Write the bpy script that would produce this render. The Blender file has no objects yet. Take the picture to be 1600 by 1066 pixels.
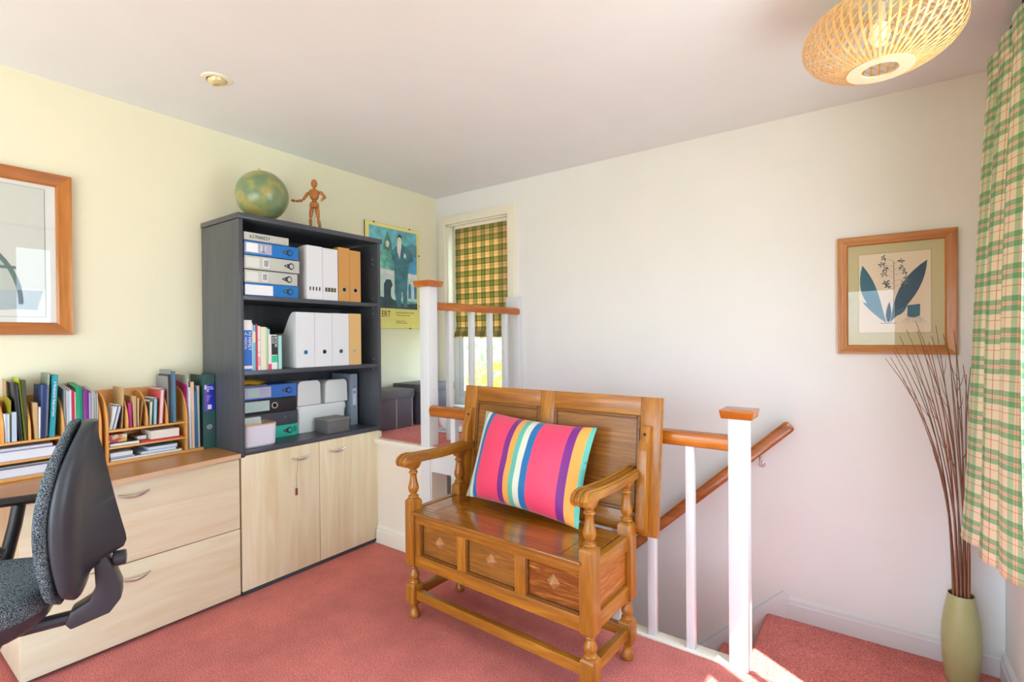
import bpy, bmesh, math, random
from mathutils import Vector, Matrix, Euler
random.seed(7)
S = bpy.context.scene
C = S.collection
PI = math.pi

# ------------------------------------------------------------------ camera
cd = bpy.data.cameras.new('camera'); cam = bpy.data.objects.new('camera', cd); C.objects.link(cam)
cd.sensor_width = 36; cd.lens = 17.718; cd.clip_start = 0.05
_d = Vector((-0.5846, 0.8113, -0.0057)); _r = Vector((0.8113, 0.5846, -0.0085)); _r = (_r - _d*_r.dot(_d)).normalized(); _d.normalize()
_u = _r.cross(_d)
M = Matrix((( _r.x, _u.x, -_d.x, 0), (_r.y, _u.y, -_d.y, 0), (_r.z, _u.z, -_d.z, 0), (0, 0, 0, 1)))
M.translation = (0, 0, 1.33)
cam.matrix_world = M
S.camera = cam

# ------------------------------------------------------------------ colour management
S.view_settings.view_transform = 'Standard'; S.view_settings.look = 'None'
S.view_settings.gamma = 1; S.view_settings.use_curve_mapping = False
S.view_settings.exposure = -0.18

# ------------------------------------------------------------------ sky, sun, daylight
W = bpy.data.worlds.new('sky'); S.world = W; W.use_nodes = True
wn = W.node_tree.nodes; wl = W.node_tree.links
for n in list(wn): wn.remove(n)
wo = wn.new('ShaderNodeOutputWorld'); wb = wn.new('ShaderNodeBackground')
tc = wn.new('ShaderNodeTexCoord'); sx = wn.new('ShaderNodeSeparateXYZ'); mr = wn.new('ShaderNodeMapRange'); cr = wn.new('ShaderNodeValToRGB')
mr.inputs[1].default_value = -1; mr.inputs[2].default_value = 1
wl.new(tc.outputs['Generated'], sx.inputs[0]); wl.new(sx.outputs[2], mr.inputs[0]); wl.new(mr.outputs[0], cr.inputs[0])
e = cr.color_ramp.elements            # the sky above the horizon
e[0].position = 0.0; e[0].color = (0.78, 0.96, 1.14, 1)
e[1].position = 0.6; e[1].color = (0.76, 0.95, 1.14, 1)
k = e.new(1.0); k.color = (0.60, 0.86, 1.14, 1)
gm = wn.new('ShaderNodeMapRange'); gm.inputs[1].default_value = -0.35; gm.inputs[2].default_value = 0.45     # the ground: lawn in front, pale paving on the right
wl.new(sx.outputs[0], gm.inputs[0])
gc = wn.new('ShaderNodeMix'); gc.data_type = 'RGBA'; gc.inputs[6].default_value = (0.28, 0.26, 0.03, 1); gc.inputs[7].default_value = (0.82, 0.90, 0.88, 1)
wl.new(gm.outputs[0], gc.inputs[0])
hz = wn.new('ShaderNodeMapRange'); hz.inputs[1].default_value = -0.05; hz.inputs[2].default_value = 0.02; wl.new(sx.outputs[2], hz.inputs[0])
sk = wn.new('ShaderNodeMix'); sk.data_type = 'RGBA'; wl.new(hz.outputs[0], sk.inputs[0]); wl.new(gc.outputs[2], sk.inputs[6]); wl.new(cr.outputs[0], sk.inputs[7])
wl.new(sk.outputs[2], wb.inputs[0]); wb.inputs[1].default_value = 9.0
wl.new(wb.outputs[0], wo.inputs[0])

sl = bpy.data.lights.new('sun', 'SUN'); sun = bpy.data.objects.new('sun', sl); C.objects.link(sun)
sl.energy = 26; sl.angle = 0.009; sl.color = (1.0, 0.95, 0.86)
_el = math.radians(60.4); _sd = Vector((-0.85*math.cos(_el), 0.527*math.cos(_el), -math.sin(_el)))
sun.rotation_euler = _sd.to_track_quat('-Z', 'Y').to_euler(); sun.location = (4, -2, 7)

def daylight(name, loc, rot, sx_, sy_, power, col):
    l = bpy.data.lights.new(name, 'AREA'); l.shape = 'RECTANGLE'; l.size = sx_; l.size_y = sy_
    l.energy = power; l.color = col
    o = bpy.data.objects.new(name, l); C.objects.link(o); o.location = loc; o.rotation_euler = rot
    return o
# daylight coming through the window in the right wall and the added one behind the camera
for _n, _loc, _rot, _a, _b in (('daylight_right', (0.585, 1.645, 1.44), (0, PI/2, 0), 1.75, 1.12),
                               ('daylight_front', (-1.35, -1.62, 1.0), (PI/2, 0, 0), 3.25, 1.95)):
    _o = daylight(_n, _loc, _rot, _a, _b, 1, (1, 1, 1)); _o.data.cycles.is_portal = True

# ------------------------------------------------------------------ dimensions
XL, XR, YB, YF, ZC = -3.10, 0.48, 3.188, -1.5, 2.547
XF, YR, ZW = -2.663, 2.168, -0.248

# ------------------------------------------------------------------ materials
def lin(c):
    return tuple(((x/255)/12.92 if x/255 <= 0.04045 else ((x/255+0.055)/1.055)**2.4) for x in c) + (1.0,)
def newmat(name):
    m = bpy.data.materials.new(name); m.use_nodes = True
    return m, m.node_tree.nodes, m.node_tree.links, m.node_tree.nodes['Principled BSDF']
_mc = {}
def mat(name, rgb, rough=0.5, metal=0.0, spec=0.5, noise=0.0, nscale=40, bump=0.0, coat=0.0, alpha=None, trans=0.0, stretch=None):
    if name in _mc: return _mc[name]
    m, N, L, b = newmat(name)
    c = lin(rgb)
    b.inputs['Base Color'].default_value = c
    b.inputs['Roughness'].default_value = rough; b.inputs['Metallic'].default_value = metal
    b.inputs['Specular IOR Level'].default_value = spec; b.inputs['Coat Weight'].default_value = coat
    b.inputs['Coat Roughness'].default_value = 0.05
    if trans: b.inputs['Transmission Weight'].default_value = trans
    if alpha is not None: b.inputs['Alpha'].default_value = alpha
    if noise or bump:
        t = N.new('ShaderNodeTexCoord'); mp = N.new('ShaderNodeMapping'); nz = N.new('ShaderNodeTexNoise')
        nz.inputs['Scale'].default_value = nscale; nz.inputs['Detail'].default_value = 3
        if stretch: mp.inputs['Scale'].default_value = stretch
        L.new(t.outputs['Object'], mp.inputs[0]); L.new(mp.outputs[0], nz.inputs['Vector'])
        if noise:
            r = N.new('ShaderNodeValToRGB'); r.color_ramp.elements[0].position = 0.3; r.color_ramp.elements[1].position = 0.7
            r.color_ramp.elements[0].color = tuple(max(0, x*(1-noise)) for x in c[:3]) + (1,)
            r.color_ramp.elements[1].color = tuple(min(1, x*(1+noise)) for x in c[:3]) + (1,)
            L.new(nz.outputs[0], r.inputs[0]); L.new(r.outputs[0], b.inputs['Base Color'])
        if bump:
            bp = N.new('ShaderNodeBump'); bp.inputs['Strength'].default_value = bump; bp.inputs['Distance'].default_value = 0.01
            L.new(nz.outputs[0], bp.inputs['Height']); L.new(bp.outputs[0], b.inputs['Normal'])
    _mc[name] = m
    return m
def wood(name, a, b_, axis='Z', scale=1.0, rough=0.4, fine=1.0, coat=0.0, spec=0.5, mid=None, dist=1.5, seedv=0.0, bump=0.0):
    if name in _mc: return _mc[name]
    m, N, L, b = newmat(name)
    t = N.new('ShaderNodeTexCoord'); mp = N.new('ShaderNodeMapping')
    s = {'X': (1.2, 14, 14), 'Y': (14, 1.2, 14), 'Z': (14, 14, 1.2)}[axis]
    mp.inputs['Scale'].default_value = tuple(q*scale for q in s); mp.inputs['Location'].default_value = (seedv, seedv*1.7, seedv*0.6)
    n1 = N.new('ShaderNodeTexNoise'); n1.inputs['Scale'].default_value = 1.0; n1.inputs['Detail'].default_value = 5; n1.inputs['Distortion'].default_value = dist
    n2 = N.new('ShaderNodeTexNoise'); n2.inputs['Scale'].default_value = 9.0; n2.inputs['Detail'].default_value = 2
    mx = N.new('ShaderNodeMix'); mx.data_type = 'FLOAT'; mx.inputs[0].default_value = 0.3*fine
    r = N.new('ShaderNodeValToRGB'); r.color_ramp.elements[0].position = 0.3; r.color_ramp.elements[1].position = 0.7
    r.color_ramp.elements[0].color = lin(a); r.color_ramp.elements[1].color = lin(b_)
    if mid: k = r.color_ramp.elements.new(0.52); k.color = lin(mid)
    L.new(t.outputs['Object'], mp.inputs[0]); L.new(mp.outputs[0], n1.inputs['Vector']); L.new(mp.outputs[0], n2.inputs['Vector'])
    L.new(n1.outputs[0], mx.inputs[2]); L.new(n2.outputs[0], mx.inputs[3]); L.new(mx.outputs[0], r.inputs[0])
    L.new(r.outputs[0], b.inputs['Base Color'])
    b.inputs['Roughness'].default_value = rough; b.inputs['Coat Weight'].default_value = coat; b.inputs['Specular IOR Level'].default_value = spec
    b.inputs['Coat Roughness'].default_value = 0.12
    if bump:
        bp = N.new('ShaderNodeBump'); bp.inputs['Strength'].default_value = bump; bp.inputs['Distance'].default_value = 0.004
        L.new(mx.outputs[0], bp.inputs['Height']); L.new(bp.outputs[0], b.inputs['Normal'])
    _mc[name] = m
    return m
def uvmath(N, L, src, mul, add=0.0):
    a = N.new('ShaderNodeMath'); a.operation = 'MULTIPLY_ADD'; a.inputs[1].default_value = mul; a.inputs[2].default_value = add
    L.new(src, a.inputs[0]); f = N.new('ShaderNodeMath'); f.operation = 'FRACT'; L.new(a.outputs[0], f.inputs[0]); return f.outputs[0]
def stripes(N, bands):
    r = N.new('ShaderNodeValToRGB'); r.color_ramp.interpolation = 'CONSTANT'
    el = r.color_ramp.elements
    el[0].position = 0; el[0].color = bands[0][1]
    el[1].position = bands[1][0]; el[1].color = bands[1][1]
    for p, c in bands[2:]:
        k = el.new(p); k.color = c
    return r
def plaid(name, base, hb, vb, per_u, per_v, translucent=0.0):
    m, N, L, b = newmat(name)
    uv = N.new('ShaderNodeUVMap'); sp = N.new('ShaderNodeSeparateXYZ'); L.new(uv.outputs[0], sp.inputs[0])
    ru = stripes(N, vb); rv = stripes(N, hb)
    L.new(uvmath(N, L, sp.outputs[0], 1/per_u), ru.inputs[0]); L.new(uvmath(N, L, sp.outputs[1], 1/per_v), rv.inputs[0])
    m1 = N.new('ShaderNodeMix'); m1.data_type = 'RGBA'; m1.blend_type = 'MULTIPLY'; m1.inputs[0].default_value = 1
    m2 = N.new('ShaderNodeMix'); m2.data_type = 'RGBA'; m2.blend_type = 'MULTIPLY'; m2.inputs[0].default_value = 1
    m1.inputs[6].default_value = lin(base)
    L.new(ru.outputs[0], m1.inputs[7]); L.new(m1.outputs[2], m2.inputs[6]); L.new(rv.outputs[0], m2.inputs[7])
    L.new(m2.outputs[2], b.inputs['Base Color']); b.inputs['Roughness'].default_value = 0.9; b.inputs['Specular IOR Level'].default_value = 0.1
    if translucent:
        tr = N.new('ShaderNodeBsdfTranslucent'); ms = N.new('ShaderNodeMixShader'); ms.inputs[0].default_value = translucent
        L.new(m2.outputs[2], tr.inputs[0]); L.new(b.outputs[0], ms.inputs[1]); L.new(tr.outputs[0], ms.inputs[2])
        L.new(ms.outputs[0], N['Material Output'].inputs[0])
    return m
def glassmat(name, tint=(1, 1, 1, 1), refl=0.05):
    m, N, L, b = newmat(name); N.remove(b)
    t = N.new('ShaderNodeBsdfTransparent'); g = N.new('ShaderNodeBsdfGlossy'); x = N.new('ShaderNodeMixShader')
    t.inputs[0].default_value = tint; g.inputs['Roughness'].default_value = 0.0; x.inputs[0].default_value = refl
    L.new(t.outputs[0], x.inputs[1]); L.new(g.outputs[0], x.inputs[2]); L.new(x.outputs[0], N['Material Output'].inputs[0])
    return m

# ------------------------------------------------------------------ mesh builder
class MB:
    def __init__(s, mtx=None): s.v = []; s.f = []; s.uvs = {}; s.m = mtx
    def add(s, vs, fs, uvs=None):
        o = len(s.v)
        for p in vs:
            p = Vector(p); s.v.append(s.m @ p if s.m else p)
        for i, f in enumerate(fs):
            if uvs: s.uvs[len(s.f)] = [uvs[k] for k in f]
            s.f.append([o+k for k in f])
        return s
    def box(s, x0, x1, y0, y1, z0, z1):
        if x0 > x1: x0, x1 = x1, x0
        if y0 > y1: y0, y1 = y1, y0
        if z0 > z1: z0, z1 = z1, z0
        return s.add([(x0,y0,z0),(x1,y0,z0),(x1,y1,z0),(x0,y1,z0),(x0,y0,z1),(x1,y0,z1),(x1,y1,z1),(x0,y1,z1)],
                     [(0,3,2,1),(4,5,6,7),(0,1,5,4),(1,2,6,5),(2,3,7,6),(3,0,4,7)])
    def hexa(s, b, t):   # two quads, counter-clockwise seen from above
        return s.add(list(b)+list(t), [(0,3,2,1),(4,5,6,7),(0,1,5,4),(1,2,6,5),(2,3,7,6),(3,0,4,7)])
    def prism(s, poly, plane, a, b):
        n = len(poly)
        def P(q, w): return {'xz': (q[0], w, q[1]), 'yz': (w, q[0], q[1]), 'xy': (q[0], q[1], w)}[plane]
        return s.add([P(q, a) for q in poly]+[P(q, b) for q in poly],
                     [list(range(n))[::-1], list(range(n, 2*n))]+[(i, (i+1) % n, n+(i+1) % n, n+i) for i in range(n)])
    def lathe(s, prof, c=(0,0,0), n=24, mtx=None, cap=True):
        vs = []; fs = []
        for r, z in prof:
            for i in range(n):
                a = 2*PI*i/n; p = Vector((r*math.cos(a), r*math.sin(a), z))
                vs.append((mtx @ p if mtx else p) + Vector(c))
        for k in range(len(prof)-1):
            for i in range(n):
                j = (i+1) % n; fs.append((k*n+i, k*n+j, (k+1)*n+j, (k+1)*n+i))
        if cap:
            fs.append(list(range(n))[::-1]); fs.append([(len(prof)-1)*n+i for i in range(n)])
        return s.add(vs, fs)
    def tube(s, pts, rad, n=8, cap=True, flat=None):
        pts = [Vector(p) for p in pts]; k = len(pts)
        if not hasattr(rad, '__len__'): rad = [rad]*k
        vs = []; fs = []; ref = None
        for i, p in enumerate(pts):
            t = (pts[min(i+1, k-1)] - pts[max(i-1, 0)]).normalized()
            if ref is None:
                ref = Vector((0, 0, 1)) if abs(t.z) < 0.9 else Vector((1, 0, 0))
            a = (ref - t*ref.dot(t)).normalized(); b = t.cross(a); ref = a
            for j in range(n):
                w = 2*PI*j/n + PI/n
                vs.append(p + a*(rad[i]*math.cos(w)*(flat or 1)) + b*(rad[i]*math.sin(w)))
        for i in range(k-1):
            for j in range(n):
                q = (j+1) % n; fs.append((i*n+j, i*n+q, (i+1)*n+q, (i+1)*n+j))
        if cap: fs.append(list(range(n))[::-1]); fs.append([(k-1)*n+j for j in range(n)])
        return s.add(vs, fs)
    def cyl(s, p0, p1, r0, r1=None, n=16): return s.tube([p0, p1], [r0, r0 if r1 is None else r1], n)
    def ell(s, c, r, nu=20, nv=12, mtx=None):
        vs = []; fs = []
        for i in range(nv+1):
            ph = -PI/2 + PI*i/nv
            ph = max(-PI/2+0.02, min(PI/2-0.02, ph))
            for j in range(nu):
                a = 2*PI*j/nu; p = Vector((r[0]*math.cos(ph)*math.cos(a), r[1]*math.cos(ph)*math.sin(a), r[2]*math.sin(ph)))
                vs.append((mtx @ p if mtx else p)+Vector(c))
        for i in range(nv):
            for j in range(nu): q = (j+1) % nu; fs.append((i*nu+j, i*nu+q, (i+1)*nu+q, (i+1)*nu+j))
        fs.append(list(range(nu))[::-1]); fs.append([nv*nu+j for j in range(nu)])
        return s.add(vs, fs)
    def grid(s, fn, nu, nv, uvfn=None, closed=False):
        vs = []; uv = []; fs = []
        for i in range(nv+1):
            for j in range(nu+1):
                vs.append(fn(j/nu, i/nv)); uv.append(uvfn(j/nu, i/nv) if uvfn else (j/nu, i/nv))
        w = nu+1
        for i in range(nv):
            for j in range(nu): fs.append((i*w+j, i*w+j+1, (i+1)*w+j+1, (i+1)*w+j))
        return s.add(vs, fs, uv)
    def build(s, name, m, parent=None, bevel=0.0, seg=2, smooth=None, local=False, solid=0.0, loc=None, sub=0, weld=False):
        me = bpy.data.meshes.new(name)
        vs = s.v; root = parent
        while root is not None and root.parent is not None: root = root.parent
        if root is not None and not local:
            inv = Matrix.LocRotScale(root.location, root.rotation_euler, None).inverted()
            vs = [inv @ p for p in vs]
        off = Vector((0, 0, 0))
        if root is None:
            if loc is None:
                xs = [p.x for p in vs]; ys = [p.y for p in vs]; zs = [p.z for p in vs]
                off = Vector(((min(xs)+max(xs))/2, (min(ys)+max(ys))/2, min(zs)))
            else: off = Vector(loc)
            vs = [p - off for p in vs]
        me.from_pydata([tuple(p) for p in vs], [], s.f)
        if s.uvs:
            ul = me.uv_layers.new(name='UVMap')
            for pi, pol in enumerate(me.polygons):
                if pi in s.uvs:
                    for li, uv in zip(pol.loop_indices, s.uvs[pi]): ul.data[li].uv = uv
        bm = bmesh.new(); bm.from_mesh(me)
        if weld: bmesh.ops.remove_doubles(bm, verts=bm.verts, dist=1e-5)
        if not s.uvs: bmesh.ops.recalc_face_normals(bm, faces=bm.faces)
        if bevel:
            ed = [e_ for e_ in bm.edges if len(e_.link_faces) == 2 and e_.calc_face_angle(0) > 0.6]
            bmesh.ops.bevel(bm, geom=ed, offset=bevel, segments=seg, profile=0.6, affect='EDGES', clamp_overlap=True)
        bm.to_mesh(me); bm.free()
        if smooth is None: smooth = 0.6 if not bevel else 0.75
        if smooth:
            for p in me.polygons: p.use_smooth = True
            me.set_sharp_from_angle(angle=smooth)
        me.materials.append(m)
        o = bpy.data.objects.new(name, me); C.objects.link(o)
        if parent is not None: o.parent = parent
        else: o.location = off
        if solid:
            md = o.modifiers.new('thickness', 'SOLIDIFY'); md.thickness = solid; md.offset = 0
        if sub:
            md = o.modifiers.new('smooth', 'SUBSURF'); md.levels = sub; md.render_levels = sub
        return o
def thing(name, label, cat, loc=(0,0,0), rz=0.0, group=None, kind=None):
    o = bpy.data.objects.new(name, None); C.objects.link(o); o.empty_display_size = 0.05
    o.location = loc; o.rotation_euler = (0, 0, rz)
    return tag(o, label, cat, group, kind)
def tag(o, label=None, cat=None, group=None, kind=None):
    if label: o['label'] = label
    if cat: o['category'] = cat
    if group: o['group'] = group
    if kind: o['kind'] = kind
    return o
def struct(o, label=None, cat=None): return tag(o, label, cat, None, 'structure')
FX = Matrix(((0, 0, 1, 0), (1, 0, 0, 0), (0, 1, 0, 0), (0, 0, 0, 1)))      # lettering facing +x, reading along +y
FXD = Matrix(((0, 0, 1, 0), (0, 1, 0, 0), (-1, 0, 0, 0), (0, 0, 0, 1)))    # lettering facing +x, reading downwards
def text(name, s, size, pos, basis, m, parent, align='LEFT', bold=0.0, sx=1.0):
    cu = bpy.data.curves.new(name, 'FONT'); cu.body = s; cu.size = size; cu.align_x = align; cu.extrude = 0.0004; cu.offset = bold
    cu.resolution_u = 3
    t = bpy.data.objects.new('tmp', cu); C.objects.link(t)
    dg = bpy.context.evaluated_depsgraph_get()
    me = bpy.data.meshes.new_from_object(t.evaluated_get(dg)); bpy.data.objects.remove(t); bpy.data.curves.remove(cu)
    root = parent
    while root.parent is not None: root = root.parent
    inv = Matrix.LocRotScale(root.location, root.rotation_euler, None).inverted()
    me.transform(inv @ Matrix.Translation(pos) @ basis @ Matrix.Diagonal((sx, 1, 1, 1)))
    me.name = name; me.materials.clear(); me.materials.append(m)
    o = bpy.data.objects.new(name, me); C.objects.link(o); o.parent = parent
    return o

# placement of a few free-standing things
CHX, CHY, SZ = -2.178, 0.232, 0.605
LCX, LCY, LCZ, LR, LH = 0.016, 2.09, 2.328, 0.225, 0.122
VX, VY = 0.312, 3.03
MX, MY, MRZ = -2.80, 1.815, -2.517

# ================================================================== room shell
wall_m = mat('wall paint', (236, 236, 234), 0.75, spec=0.2, noise=0.012, nscale=3, bump=0.02)
wall_l = mat('left wall paint', (238, 235, 207), 0.75, spec=0.2, noise=0.012, nscale=3, bump=0.02)
ceil_m = mat('ceiling paint', (234, 238, 240), 0.85, spec=0.15, noise=0.01, nscale=4, bump=0.02)
gloss_w = mat('white gloss paint', (226, 228, 229), 0.3, spec=0.5, noise=0.01, nscale=6)
cream_w = mat('cream gloss paint', (240, 234, 216), 0.3, spec=0.5, noise=0.01, nscale=6)
def carpet_mat():
    m, N, L, b = newmat('carpet')
    t = N.new('ShaderNodeTexCoord'); a = N.new('ShaderNodeTexNoise'); a.inputs['Scale'].default_value = 210; a.inputs['Detail'].default_value = 2
    c = N.new('ShaderNodeTexNoise'); c.inputs['Scale'].default_value = 3.5; c.inputs['Detail'].default_value = 4; c.inputs['Roughness'].default_value = 0.7
    r = N.new('ShaderNodeValToRGB'); r.color_ramp.elements[0].position = 0.32; r.color_ramp.elements[1].position = 0.68
    r.color_ramp.elements[0].color = lin((192, 90, 84)); r.color_ramp.elements[1].color = lin((250, 160, 150))
    r2 = N.new('ShaderNodeValToRGB'); r2.color_ramp.elements[0].position = 0.35; r2.color_ramp.elements[1].position = 0.65
    r2.color_ramp.elements[0].color = (0.80, 0.80, 0.80, 1); r2.color_ramp.elements[1].color = (1.05, 1.03, 1.03, 1)
    mx = N.new('ShaderNodeMix'); mx.data_type = 'RGBA'; mx.blend_type = 'MULTIPLY'; mx.inputs[0].default_value = 1
    bp = N.new('ShaderNodeBump'); bp.inputs['Strength'].default_value = 0.7; bp.inputs['Distance'].default_value = 0.006
    L.new(t.outputs['Object'], a.inputs['Vector']); L.new(t.outputs['Object'], c.inputs['Vector'])
    L.new(a.outputs[0], r.inputs[0]); L.new(c.outputs[0], r2.inputs[0]); L.new(r.outputs[0], mx.inputs[6]); L.new(r2.outputs[0], mx.inputs[7])
    L.new(mx.outputs[2], b.inputs['Base Color']); L.new(a.outputs[0], bp.inputs['Height']); L.new(bp.outputs[0], b.inputs['Normal'])
    b.inputs['Roughness'].default_value = 0.95; b.inputs['Specular IOR Level'].default_value = 0.05
    b.inputs['Sheen Weight'].default_value = 0.25; b.inputs['Sheen Roughness'].default_value = 0.6; b.inputs['Sheen Tint'].default_value = lin((235, 160, 150))
    return m
carpet = carpet_mat()
ZB = -2.75
struct(MB().box(XL-0.2, XL, YF-0.2, YB+0.2, ZB, ZC+0.2).build('wall_left', wall_l, loc=(XL, 0, 0)))
W1 = (-2.98, -2.32, 0.74, 2.30)     # window in the back wall
b = MB(); b.box(XL, W1[0], YB, YB+0.2, ZB, ZC); b.box(W1[1], XR+0.2, YB, YB+0.2, ZB, ZC); b.box(W1[0], W1[1], YB, YB+0.2, ZB, W1[2]); b.box(W1[0], W1[1], YB, YB+0.2, W1[3], ZC)
struct(b.build('wall_back', wall_m, loc=(0, YB, 0)))
W2 = (1.10, 2.19, 0.58, 2.30)       # window in the right wall
b = MB(); b.box(XR, XR+0.1, YF-0.2, W2[0], ZB, ZC); b.box(XR, XR+0.1, W2[1], YB, ZB, ZC); b.box(XR, XR+0.1, W2[0], W2[1], ZB, W2[2]); b.box(XR, XR+0.1, W2[0], W2[1], W2[3], ZC)
struct(b.build('wall_right', wall_m, loc=(XR, 0, 0)))
W3 = (-2.95, 0.25, 0.06, 1.95)       # made-up window behind the camera, sized to fill the room with light
b = MB(); b.box(XL, W3[0], YF-0.2, YF, -0.2, ZC); b.box(W3[1], XR, YF-0.2, YF, -0.2, ZC); b.box(W3[0], W3[1], YF-0.2, YF, -0.2, W3[2]); b.box(W3[0], W3[1], YF-0.2, YF, W3[3], ZC)
struct(b.build('wall_front', wall_m, loc=(0, YF, 0)))
struct(MB().box(XL, XR+0.2, YF-0.2, YB+0.2, ZC, ZC+0.2).build('ceiling', ceil_m, loc=(0, 0, ZC)))
YE = 2.15
b = MB(); b.box(XL, XR, YF, YE, -0.2, 0.0); b.box(-0.41, XR, YE, YE+0.03, -0.2, 0.0)
struct(b.build('floor', carpet, loc=(0, 0, 0), bevel=0.012))
struct(MB().box(XL, XR, YE+0.05, YB, ZB-0.1, ZB).build('floor_stairwell', carpet, loc=(0, 2.5, ZB)))
struct(MB().box(XL, 0.2, YE-0.06, YE+0.03, ZB, -0.201).build('wall_stairwell', gloss_w, loc=(0, YE, ZB)))
struct(MB().box(XL, -0.41, YE, YE+0.062, -0.2, 0.008).build('trim_1', cream_w, bevel=0.006), 'white painted edge strip of the floor along the stairwell')

# ------------------------------------------------------------------ skirting boards
def skirt(name, pts, n, z0, z1, m, th=0.022):
    # pts: start and end on the wall, n: unit direction into the room
    (x0, y0), (x1, y1) = pts
    prof = [(0, z0), (th, z0), (th, z1-0.035), (th*0.75, z1-0.03), (th*0.7, z1-0.012), (th*0.35, z1-0.003), (0, z1)]
    k = len(prof)
    vs = [(x0+n[0]*a, y0+n[1]*a, z) for a, z in prof]+[(x1+n[0]*a, y1+n[1]*a, z) for a, z in prof]
    fs = [list(range(k)), list(range(k, 2*k))[::-1]]+[(i, k+i, k+(i+1) % k, (i+1) % k) for i in range(k)]
    return struct(MB().add(vs, fs).build(name, m))
skirt('baseboard_back', ((-0.40, YB), (XR, YB)), (0, -1), ZW, -0.130, gloss_w)
skirt('baseboard_right', ((XR, YE+0.03), (XR, YB-0.022)), (-1, 0), ZW, -0.130, gloss_w)
skirt('baseboard_right', ((XR, YF), (XR, YE+0.03)), (-1, 0), 0.0, 0.115, gloss_w)
skirt('baseboard_left', ((XL, YF), (XL, YE)), (1, 0), 0.0, 0.112, cream_w)
# sloping stair string on the back wall
sl_ = 1.02
poly = [(-0.40, ZW-0.06), (-0.40, -0.128), (-0.425, -0.102), (-2.4, -0.102-1.975*sl_), (-2.4, -0.102-1.975*sl_-0.42)]
struct(MB().prism(poly, 'xz', YB-0.024, YB).build('trim_2', gloss_w, bevel=0.004), 'sloping white stair string on the back wall')

# ------------------------------------------------------------------ stairs
st = thing('staircase', 'carpeted straight stairs going down behind the white balustrade', 'stairs', (-1.0, 2.7, ZB))
for i in range(10):
    x1 = XR-0.001 if i == 0 else -0.515-0.238*(i-1)+0.02
    x0 = -0.515-0.238*i
    z = ZW*(i+1)
    if z < ZB+0.1: break
    rd = 0.026
    prof = [(x1, z-0.248), (x0+0.012, z-0.248), (x0+0.012, z-0.06), (x0, z-0.045)]
    for k in range(7):
        a = PI + (PI/2)*k/6*-1
        prof.append((x0+rd+rd*math.cos(a), z-rd+rd*math.sin(a)))
    prof += [(x1, z)]
    MB().prism(prof, 'xz', YE+0.031, YB-0.0245 if i else YB-0.001).build('tread', carpet, st, smooth=0.5)

# ------------------------------------------------------------------ raised carpeted landing over the stairs
bk = thing('stair_bulkhead', 'raised carpeted ledge over the stairs beside the dark bookcase', 'ledge', (-2.6, 2.4, 0), kind='structure')
LX = -1.95
MB().box(XL, -2.165, 2.168, 2.30, 0, 0.648).build('front_panel', mat('bulkhead paint', (238, 229, 210), 0.6, spec=0.3), bk)
MB().box(XL, LX, 2.20, YB, 0.55, 0.672).box(XL, LX, 2.185, YB, 0.672, 0.684).build('carpet_top', carpet, bk)
MB().box(XL, LX, 2.146, 2.198, 0.652, 0.680).box(XL, LX, 2.156, 2.198, 0.640, 0.652).build('edge_trim', cream_w, bk, bevel=0.008)
MB().box(-2.172, LX, 2.17, 2.199, 0.53, 0.640).build('fascia', gloss_w, bk)
vs = MB(); th_ = 0.022
prof = [(0, 0.0), (-th_, 0.0), (-th_, 0.078), (-th_*0.75, 0.082), (-th_*0.7, 0.10), (-th_*0.35, 0.109), (0, 0.112)]
vs.prism([(2.168+a, z) for a, z in prof], 'yz', -2.655, -2.25)
vs.build('baseboard', cream_w, bk)

# ------------------------------------------------------------------ balustrades
rail_w = wood('rail wood', (150, 80, 16), (214, 132, 44), 'X', 0.7, 0.22, coat=0.2, mid=(184, 100, 24))
rail_y = wood('rail wood y', (150, 80, 16), (214, 132, 44), 'Y', 0.7, 0.22, coat=0.2, mid=(184, 100, 24))
def newel(x0, x1, y0, y1, z0, z1, root):
    n = MB().box(x0, x1, y0, y1, z0, z1).build('newel_post', gloss_w, root, bevel=0.004)
    cx, cy, h = (x0+x1)/2, (y0+y1)/2, (x1-x0)/2
    a, t = h+0.022, h+0.029
    MB().hexa([(cx-a,cy-a,z1),(cx+a,cy-a,z1),(cx+a,cy+a,z1),(cx-a,cy+a,z1)], [(cx-t,cy-t,z1+0.036),(cx+t,cy-t,z1+0.036),(cx+t,cy+t,z1+0.036),(cx-t,cy+t,z1+0.036)]).build('newel_cap', rail_w, n, bevel=0.005)
br = thing('balustrade', 'white balustrade with wooden handrail along the stairwell behind the bench', 'balustrade', (-1.3, 2.18, 0))
newel(-0.483, -0.410, 2.150, 2.223, 0.0, 1.0, br)
newel(-2.248, -2.172, 2.160, 2.236, 0.0, 1.645, br)
MB().prism([(2.148,0.872),(2.156,0.866),(2.190,0.866),(2.198,0.872),(2.204,0.905),(2.196,0.924),(2.173,0.931),(2.150,0.924),(2.142,0.905)], 'yz', -2.158, -0.483).build('handrail', rail_w, br, smooth=0.7)
x = -0.638
while x > -2.1:
    MB().box(x-0.017, x+0.017, 2.157, 2.191, 0.006, 0.868).build('baluster', gloss_w, br, bevel=0.002)
    x -= 0.168
ur = thing('balustrade', 'upper white balustrade in front of the small back window', 'balustrade', (-2.21, 2.7, 0.684))
MB().prism([(-2.233,1.507),(-2.187,1.507),(-2.182,1.53),(-2.188,1.553),(-2.21,1.56),(-2.232,1.553),(-2.238,1.53)], 'xz', 2.238, 3.1345).build('handrail', rail_y, ur, smooth=0.7)
for y in (2.38, 2.60, 2.797, 2.975):
    MB().box(-2.227, -2.193, y-0.017, y+0.017, 0.684, 1.508).build('baluster', gloss_w, ur, bevel=0.002)
MB().box(-2.315, -2.200, 3.135, YB-0.001, 0.684, 1.642).build('half_newel', gloss_w, ur, bevel=0.004)
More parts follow.
